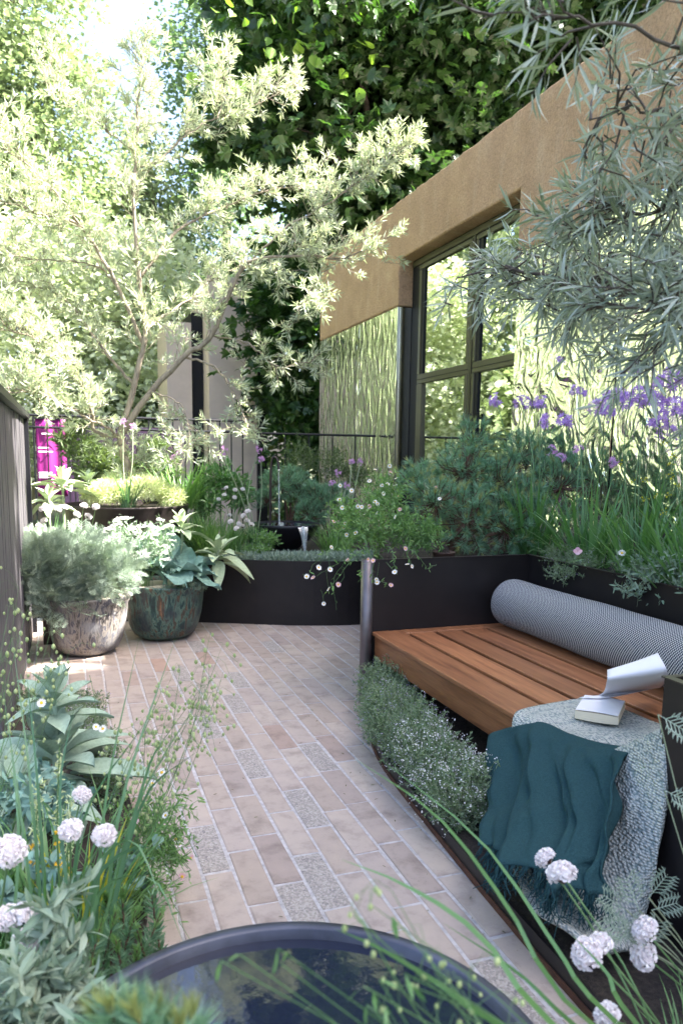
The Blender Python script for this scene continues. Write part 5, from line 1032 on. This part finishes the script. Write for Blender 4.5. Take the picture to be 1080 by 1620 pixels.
gc = thing('ground_cover', 'pale silver ground cover along the rim of the curved planter', 'ground cover', (1.7, 6.3, .5)); mb = MB()
bl_ = [((x, y + .16, .535), (.10, .10, .035)) for x, y in cur[14:34]] + [((x, y + .36, .53), (.10, .10, .035)) for x, y in cur[16:34]]
mound(mb, bl_, 6500, L_OVAL_N, (.03, .055), .6, .9, .2); part('foliage', mb, M['l_artem'], gc); mb = MB(); mb.add([(c_[0][0], c_[0][1], .505) for c_ in bl_[:3]], [(0, 1, 2)]); part('stems', mb, M['stem'], gc)
herb('forget_me_not', 'low green plant with tiny blue flowers beside the fountain bowl', 'flower', (1.6, 6.5, .5), BL([(420, 855, 6.5, (.12, .12, .07)), (405, 870, 6.4, (.1, .1, .05))]), 110, (.06, .12), 9, L_OVAL_N, (.03, .05), M['l_fresh'], .6, (M['lilac_s'], .25, 4, .008))

# ================================================================== NEAR LEFT BED
t_ = thing('lambs_ear', 'large woolly lamb\'s ear rosette in the near left bed', 'plant', (-.02, 3.0, .05)); c = at(88, 1185, Y=3.0); c2 = np.array([c[0], 3.0, .17])
rosette(t_, LAMB[:3], c2, 24, .34, (.05, 1.0), .05, .14); c3 = at(88, 1135, Y=2.98); rosette(t_, LAMB[:3], c3, 18, .21, (.1, 1.35), .012, .12)
ms = MB(); tubes(ms, smoothline([c2 - [0, 0, .08], c2 + [0, 0, .1], c3, c3 + [0, 0, .12]], 10)[None], np.linspace(.014, .008, 10), 8); part('stem', ms, M['l_felt'], t_, True)
t_ = thing('lambs_ear', 'lower lamb\'s ear rosette at the left edge of the bed', 'plant', (-.3, 2.85, .05)); rosette(t_, LAMB, (-.22, 2.8, .14), 20, .30, (-.05, 1.0), .04, .1); ms = MB(); tubes(ms, np.array([[(-.25, 2.85, .03), (-.25, 2.85, .26)]]), .012, 6); part('stem', ms, M['l_felt'], t_)
herb('creeping_thyme', 'lilac-specked thyme cushion at the far tip of the left bed', 'herb', (0, 4.1, .05), [((-.2, 4.3, .08), (.2, .16, .07)), ((.02, 4.1, .08), (.14, .18, .07)), ((-.05, 3.8, .09), (.18, .2, .08)), ((.06, 3.5, .08), (.12, .25, .07)), ((.1, 3.1, .07), (.08, .25, .06))], 1300, (.04, .09), 12, L_OVAL_N, (.012, .022), M['l_thyme'], .7, (M['lilac_s'], .45, 5, .006))
def briza(label, base, tips, spk, sz, leafn=0, mat='l_grass'):
    t_ = thing('quaking_grass', label, 'grass', base, 'quaking grass tufts'); ms, mf = MB(), MB(); tips = np.asarray(tips); P = tuft_stems(base, tips, .06, 10); tubes(ms, P, np.linspace(.0014, .0006, 10), 3)
    for L in P:
        i = rng.integers(5, 10, spk); st = L[i]; e = st + rnd_dir(spk, -.15) * U(.02, .075, spk)[:, None] * (sz / .007); m_ = (st + e) / 2 + [0, 0, .012]; e[:, 2] -= .012; tubes(ms, np.stack([st, m_, e], 1), .0004, 3)
        for q in e:
            r = sz * random.uniform(.6, 1.1); lathe(mf, [(.1 * r, -r), (.62 * r, -.35 * r), (.55 * r, .3 * r), (.1 * r, .8 * r)], 6, q)
    part('stems', ms, M['stem'], t_); part('spikelets', mf, M['seed'], t_, True)
    if leafn: mb = MB(); blades(mb, base, .04, leafn, (.3, .6), .005, (.05, .5), (.1, .6)); part('blades', mb, M[mat], t_)
briza('quaking grass nodding over the bricks from the left bed', (.1, 2.2, .05), [at(x, y, Y=2.15) for x, y in ((330, 1015), (350, 1075), (285, 1060), (310, 1105), (265, 1120), (240, 1130), (345, 1040), (300, 1140), (215, 1165), (320, 1085), (335, 1095), (255, 1095), (230, 1150))], 24, .0085, 8)
briza('quaking grass against the fence at the left edge', (-.35, 2.6, .05), [at(x, y, Y=2.6) for x, y in ((15, 960), (40, 975), (80, 1000), (60, 1020), (20, 1010), (95, 1045), (5, 1040), (45, 1045), (110, 1030), (30, 930))], 14, .010, 10)
def long_blades(name, label, lst, w, mat, D0, grp=None, base=None):
    """individually placed arching blades; lst of pixel paths with depths"""
    pts = [[at(a, b, D=d) for a, b, d in path] for path in lst]; pts = [[(np.array([p[0][0] + (p[0][0] - p[-1][0]) * .1, p[0][1], .05]) if base is None else np.array(base) + np.append(rng.normal(0, .03, 2), 0))] + p for p in pts]; t_ = thing(name, label, 'grass', pts[0][0], grp); mb = MB(); n = 12; prof = np.interp(np.linspace(0, 1, n), [0, .2, .6, 1], [.6, 1, .8, .05])
    for p in pts:
        L = smoothline(p, n); ribbons(mb, L[None], w * prof * random.uniform(.8, 1.15), np.array([nrm(np.cross(L[-1] - L[0], [random.uniform(-.4, .4), 1, .2]))]))
    part('blades', mb, mat, t_); return t_
long_blades('tall_grass', 'tall upright grass blades rising through the quaking grass', [[(150, 1560, 1.75), (165, 1280, 1.75), (220, 1010, 1.85)], [(160, 1560, 1.75), (190, 1280, 1.75), (278, 1010, 1.85)], [(150, 1540, 1.7), (215, 1280, 1.7), (345, 1060, 1.7)], [(170, 1500, 1.7), (225, 1270, 1.7), (310, 1190, 1.65)], [(60, 1500, 1.8), (35, 1300, 1.8), (5, 1090, 1.85)], [(70, 1500, 1.8), (50, 1250, 1.8), (20, 1010, 1.9)], [(75, 1480, 1.8), (60, 1240, 1.8), (42, 1060, 1.85)], [(20, 1500, 1.7), (30, 1330, 1.7), (15, 1150, 1.75)], [(120, 1500, 1.75), (130, 1300, 1.75), (240, 1130, 1.8)], [(140, 1420, 1.7), (220, 1340, 1.65), (310, 1380, 1.6)], [(150, 1430, 1.65), (240, 1390, 1.6), (290, 1490, 1.55)], [(150, 1400, 1.7), (210, 1330, 1.65), (262, 1440, 1.6)], [(110, 1460, 1.7), (95, 1250, 1.75), (120, 1110, 1.8)], [(175, 1460, 1.7), (230, 1230, 1.7), (262, 1165, 1.7)]], .0046, M['l_bglass'], 1.7)
far_ = thing('grass_clump', 'dense green clump at the heart of the near left bed', 'grass', (-.05, 2.0, .05)); mb = MB(); blades(mb, (-.08, 2.0, .05), .14, 200, (.25, .5), .005, (.05, .6), (.2, .9)); blades(mb, (-.3, 2.2, .05), .14, 120, (.25, .45), .005, (.05, .6), (.2, .9)); part('blades', mb, M['l_grass'], far_); mb = MB(); blades(mb, (-.0, 1.95, .08), .05, 26, (.22, .36), .006, (.1, .5), (.1, .5)); part('sunlit_tint_blades', mb, M['y_leaf'], far_)  # the yellow blades carry a dapple of sun in their colour
TL = lambda L: [at(x, y, D=d) for x, y, d in L]
thrift('large white thrift heads in the near left bed', (-.07, 1.85, .05), TL([(130, 1258, 1.85), (112, 1313, 1.72), (165, 1322, 1.70)]), [.024, .028, .028], 80, (.15, .3), .0022, .04)
thrift('big white thrift head cut by the left edge', (-.25, 1.7, .05), TL([(15, 1347, 1.55)]), .036, 70, (.15, .3), .0024, .04)
thrift('trio of white thrift heads low at the left edge', (-.2, 1.55, .05), TL([(14, 1452, 1.5), (42, 1447, 1.5), (40, 1490, 1.46), (4, 1588, 1.4)]), [.028, .03, .027, .03], 60, (.1, .25), .0022, .04)
fl2 = [(at(x, y, Y=2.3 + random.uniform(-.15, .15)), pk) for x, y, pk in ((66, 1112, 0), (152, 1150, 0), (163, 1153, 0), (231, 1353, 0), (185, 1377, 0), (295, 1400, 0), (241, 1240, 0), (256, 1222, 0), (213, 1298, 1), (288, 1387, 1), (302, 1358, 1), (285, 1335, 0), (240, 1270, 0), (250, 1345, 1), (278, 1328, 0), (262, 1290, 0))]
hg2 = [[at(200, 1350, Y=2.3), at(250, 1290, Y=2.3), at(300, 1270, Y=2.35), at(322, 1262, Y=2.4)], [at(210, 1340, Y=2.3), at(262, 1260, Y=2.4), at(312, 1300, Y=2.4)], [at(220, 1360, Y=2.2), at(270, 1330, Y=2.2), at(312, 1325, Y=2.25)], [at(210, 1380, Y=2.2), at(260, 1400, Y=2.15), at(300, 1485, Y=2.05)], [at(200, 1330, Y=2.35), at(240, 1240, Y=2.4), at(268, 1228, Y=2.45)], [at(230, 1370, Y=2.2), at(280, 1360, Y=2.2), at(300, 1390, Y=2.2)]]
fleabane('fleabane trailing pink and white daisies over the bricks from the left bed', (.08, 2.3, .05), BL([(225, 1330, 2.3, (.10, .10, .09)), (250, 1300, 2.35, (.09, .1, .08)), (230, 1400, 2.15, (.08, .08, .07)), (270, 1350, 2.25, (.06, .08, .06))]), 150, fl2, hg2, .0135, (.016, .032))
t_ = thing('bulbine', 'yellow bulbine spike among the near left grass', 'flowering plant', (-.06, 2.0, .05)); ms, mf, mg = MB(), MB(), MB()
for (x0, y0), (x1, y1) in (((95, 1420), (95, 1180)), ((60, 1420), (62, 1240)), ((110, 1440), (112, 1270))):
    L = smoothline([at(x0, y0, Y=1.95), at((x0 + x1) / 2 - 4, (y0 + y1) / 2, Y=1.95), at(x1, y1, Y=1.95)], 20); tubes(ms, L[None], np.linspace(.003, .0015, 20), 5); i = rng.integers(9, 20, 90); q = L[i] + rng.normal(0, .006, (90, 3)); scatter(mg, L_OVAL_N, q, rnd_dir(90, .9), rnd_dir(90), U(.012, .02, 90)); i = rng.integers(5, 10, 5); q = L[i] + rng.normal(0, .010, (5, 3)); scatter(mf, L_DIAM, np.repeat(q, 5, 0), rnd_dir(25), rnd_dir(25), U(.006, .011, 25))
part('stems', ms, M['stem'], t_); part('buds', mg, M['l_lime'], t_); part('blossom', mf, M['yellow'], t_)
t_ = thing('silver_bush', 'silvery soft-leaved bush in the bottom left corner', 'shrub', (-.1, 1.45, .05)); ms, ml = MB(), MB()
sprigs(ms, ml, [(at(x, y, D=d), r) for x, y, d, r in ((40, 1560, 1.4, .09), (90, 1530, 1.4, .07), (80, 1590, 1.35, .08), (15, 1600, 1.35, .08), (100, 1470, 1.45, .05), (90, 1430, 1.45, .04), (30, 1620, 1.3, .09), (60, 1640, 1.3, .08))], 85, (.07, .14), 17, leaf_shape([.03, .13, .15, .10, .01], .2, .3), (.032, .052), .0022, .8); part('stems', ms, M['stem_pale'], t_); part('foliage', ml, M['l_silver'], t_)
t_ = thing('spurge', 'needle-leaved green spurge shoots beside the bowl rim', 'shrub', (.05, 1.75, .05)); a_, b_, c_ = MB(), MB(), MB()
pts = np.array([at(x, y, D=d) for x, y, d in ((150, 1500, 1.6), (175, 1480, 1.65), (205, 1475, 1.7), (150, 1555, 1.5), (190, 1520, 1.6), (225, 1500, 1.7), (240, 1480, 1.75), (130, 1480, 1.65), (215, 1535, 1.62), (170, 1440, 1.75), (245, 1450, 1.85), (195, 1440, 1.8))]); base_ = np.array([.04, 1.75, .06]); d_ = un(np.array([0, 0, 1.0]) + rng.normal(0, .22, pts.shape)); shoots(a_, b_, c_, pts - d_ * .10, d_, np.full(12, .15), 170, (.024, .038), .9, (np.array([(-.05, 0, 0), (.05, 0, 0), (.05, .6, 0), (0, 1, -.08), (-.05, .6, 0)], float), [np.array([(0, 1, 2, 3, 4)])]))
tubes(c_, np.stack([np.tile(base_, (12, 1)) + rng.normal(0, .03, (12, 3)) * [1, 1, 0], (base_ + pts) / 2 - [0, 0, .04], pts - d_ * .10], 1), np.array([.006, .004, .003]), 4)
part('stems', c_, M['bark_red'], t_); part('foliage', a_, M['l_euph'], t_); part('shoot_tips', b_, M['l_fresh'], t_)
herb('round_leaf_herb', 'rounded blue-green leaves under the fleabane in the left bed', 'herb', (.03, 2.15, .05), BL([(180, 1400, 2.15, (.08, .08, .06)), (215, 1370, 2.2, (.06, .06, .05)), (30, 1420, 2.0, (.12, .1, .08)), (50, 1270, 2.35, (.16, .12, .1))]), 90, (.06, .12), 9, L_OVAL, (.03, .05), M['l_kale'], .6)

# ================================================================== FOREGROUND STRIP
pp = thing('planting_box', 'low dark box of pine at the very front edge of the photo', 'planter', (.0, .62, 0)); part('box', MB().box((-.25, .42, 0), (.75, .58, .62)), M['steel'], pp)
t_ = pine('dwarf_pine', 'blurred young pine tuft at the bottom of the photo', (.05, .55, .66), [((.0, .66, .70), (.05, .04, .05))], 5, (.05, .08), 90, (.03, .05), 1, L_NEED)
a_, b_, c_ = MB(), MB(), MB(); pts = np.array([at(x, y, D=d) for x, y, d in ((222, 1620, .80), (262, 1632, .82), (190, 1640, .78), (240, 1655, .76), (305, 1650, .84), (165, 1660, .80), (285, 1680, .8))]); d_ = un(np.array([0, .1, 1.0]) + rng.normal(0, .25, pts.shape)); shoots(a_, b_, c_, pts - d_ * .02, d_, U(.05, .07, 7), 260, (.03, .05), .8, L_NEED3); tubes(c_, np.stack([pts - d_ * .02, (pts + np.array([.05, .55, .66])) / 2, np.tile(np.array([.05, .55, .66]), (7, 1))], 1), .004, 5)
part('front_branches', c_, M['bark_red'], t_); part('front_needles', a_, M['l_pine'], t_); part('front_young_needles', b_, M['l_candle'], t_)
thrift('pair of white thrift heads in front of the teal throw', (1.12, 1.02, .10), TL([(862, 1358, 1.75), (888, 1383, 1.70)]), [.026, .034], 40, (.1, .2), .0028, .03)
thrift('white thrift heads at the lower right by the trough', (1.2, 1.1, .10), TL([(928, 1510, 1.52), (948, 1495, 1.56), (960, 1608, 1.4)]), [.034, .028, .026], 40, (.1, .2), .0026, .03)
thrift('two pale thrift heads at the lower right edge', (1.38, 1.2, .10), TL([(1020, 1472, 1.6), (1018, 1512, 1.62)]), [.03, .030], 30, (.1, .2), .0022, .03)
t_ = thing('artemisia', 'feathery silver artemisia sprig before the near planter end', 'shrub', (1.42, 1.3, .1), 'artemisia plants'); mb, ms = MB(), MB()
fr = [((1000, 1490), (940, 1440), .12), ((1010, 1440), (985, 1370), .11), ((1025, 1420), (1062, 1380), .09), ((1015, 1500), (1045, 1455), .10), ((1010, 1470), (945, 1470), .10), ((1030, 1440), (1070, 1430), .08), ((990, 1440), (930, 1400), .09), ((1040, 1130), (1075, 1150), .1), ((1050, 1250), (1090, 1270), .08), ((1020, 1500), (990, 1440), .10)]
for (a, b), (c, d), s in fr:
    p, q = at(a, b, D=1.62), at(c, d, D=1.6); scatter(mb, FROND, p[None], (q - p)[None], np.array([[-.3, -.9, .4]]), np.array([s * .78])); tubes(ms, smoothline([(1.42, 1.3, .1), (np.array([1.42, 1.3, .1]) + p) / 2 + [0, -.03, .02], p], 7)[None], .0016, 4)
part('foliage', mb, M['l_artem'], t_); part('stems', ms, M['stem_pale'], t_)
t_ = long_blades('arching_grass', 'long green blades arching across the bricks from the lower right', [[(945, 1590, 1.35), (880, 1500, 1.4), (760, 1330, 1.5), (600, 1200, 1.6)], [(910, 1600, 1.25), (800, 1430, 1.3), (690, 1290, 1.35), (560, 1200, 1.4)], [(900, 1640, 1.1), (760, 1480, 1.1), (640, 1400, 1.15), (540, 1360, 1.2)], [(830, 1640, 1.0), (700, 1560, 1.0), (600, 1500, 1.0), (530, 1470, 1.0)], [(990, 1600, 1.4), (960, 1540, 1.42), (905, 1480, 1.45)], [(930, 1640, 1.2), (820, 1540, 1.2), (700, 1460, 1.22)]], .0042, M['l_grass'], 1.2, base=(1.24, 1.03, .06))
briza('blurred oat-like grass heads hanging over the dark water', (.62, .66, .55), [at(x, y, D=.85) for x, y in ((585, 1430), (620, 1410), (600, 1500), (640, 1520), (560, 1450), (625, 1560))], 7, .006, 0)
oat = thing('hanging_grass', 'blurred narrow leaf tips hanging over the water bowl', 'grass', (.45, .62, .6)); mb = MB(); q = np.array([at(x, y, D=.8) for x, y in ((575, 1560), (590, 1570), (600, 1550), (580, 1590), (595, 1600), (610, 1590), (640, 1540), (650, 1560), (440, 1500), (445, 1525), (380, 1510), (350, 1520), (620, 1450), (560, 1440))]); scatter(mb, L_OVAL_N, q, rnd_dir(len(q), -.8), rnd_dir(len(q)), U(.018, .03, len(q))); P = tuft_stems((.5, .60, .55), q, .12); tubes(mb, P, .0007, 3); part('blades', mb, M['l_grass'], oat)
# ---- fallen leaf bits and grit on the paving
mb = MB(); k = 150; p = np.stack([U(.2, 1.25, k), U(1.7, 5.6, k), np.full(k, .004)], 1); p[:70, 0] = 1.26 - np.abs(rng.normal(0, .09, 70))
scatter(mb, L_OVAL_N, p, un(rng.normal(0, 1, (k, 3)) * [1, 1, .08]), np.tile(Z3, (k, 1)) + rng.normal(0, .2, (k, 3)), U(.006, .022, k)); o = link('leaf_litter', mb.mesh('leaf_litter', M['litter'])); tag(o, 'tiny dry leaf bits scattered over the brick paving', 'leaf litter', kind='stuff')
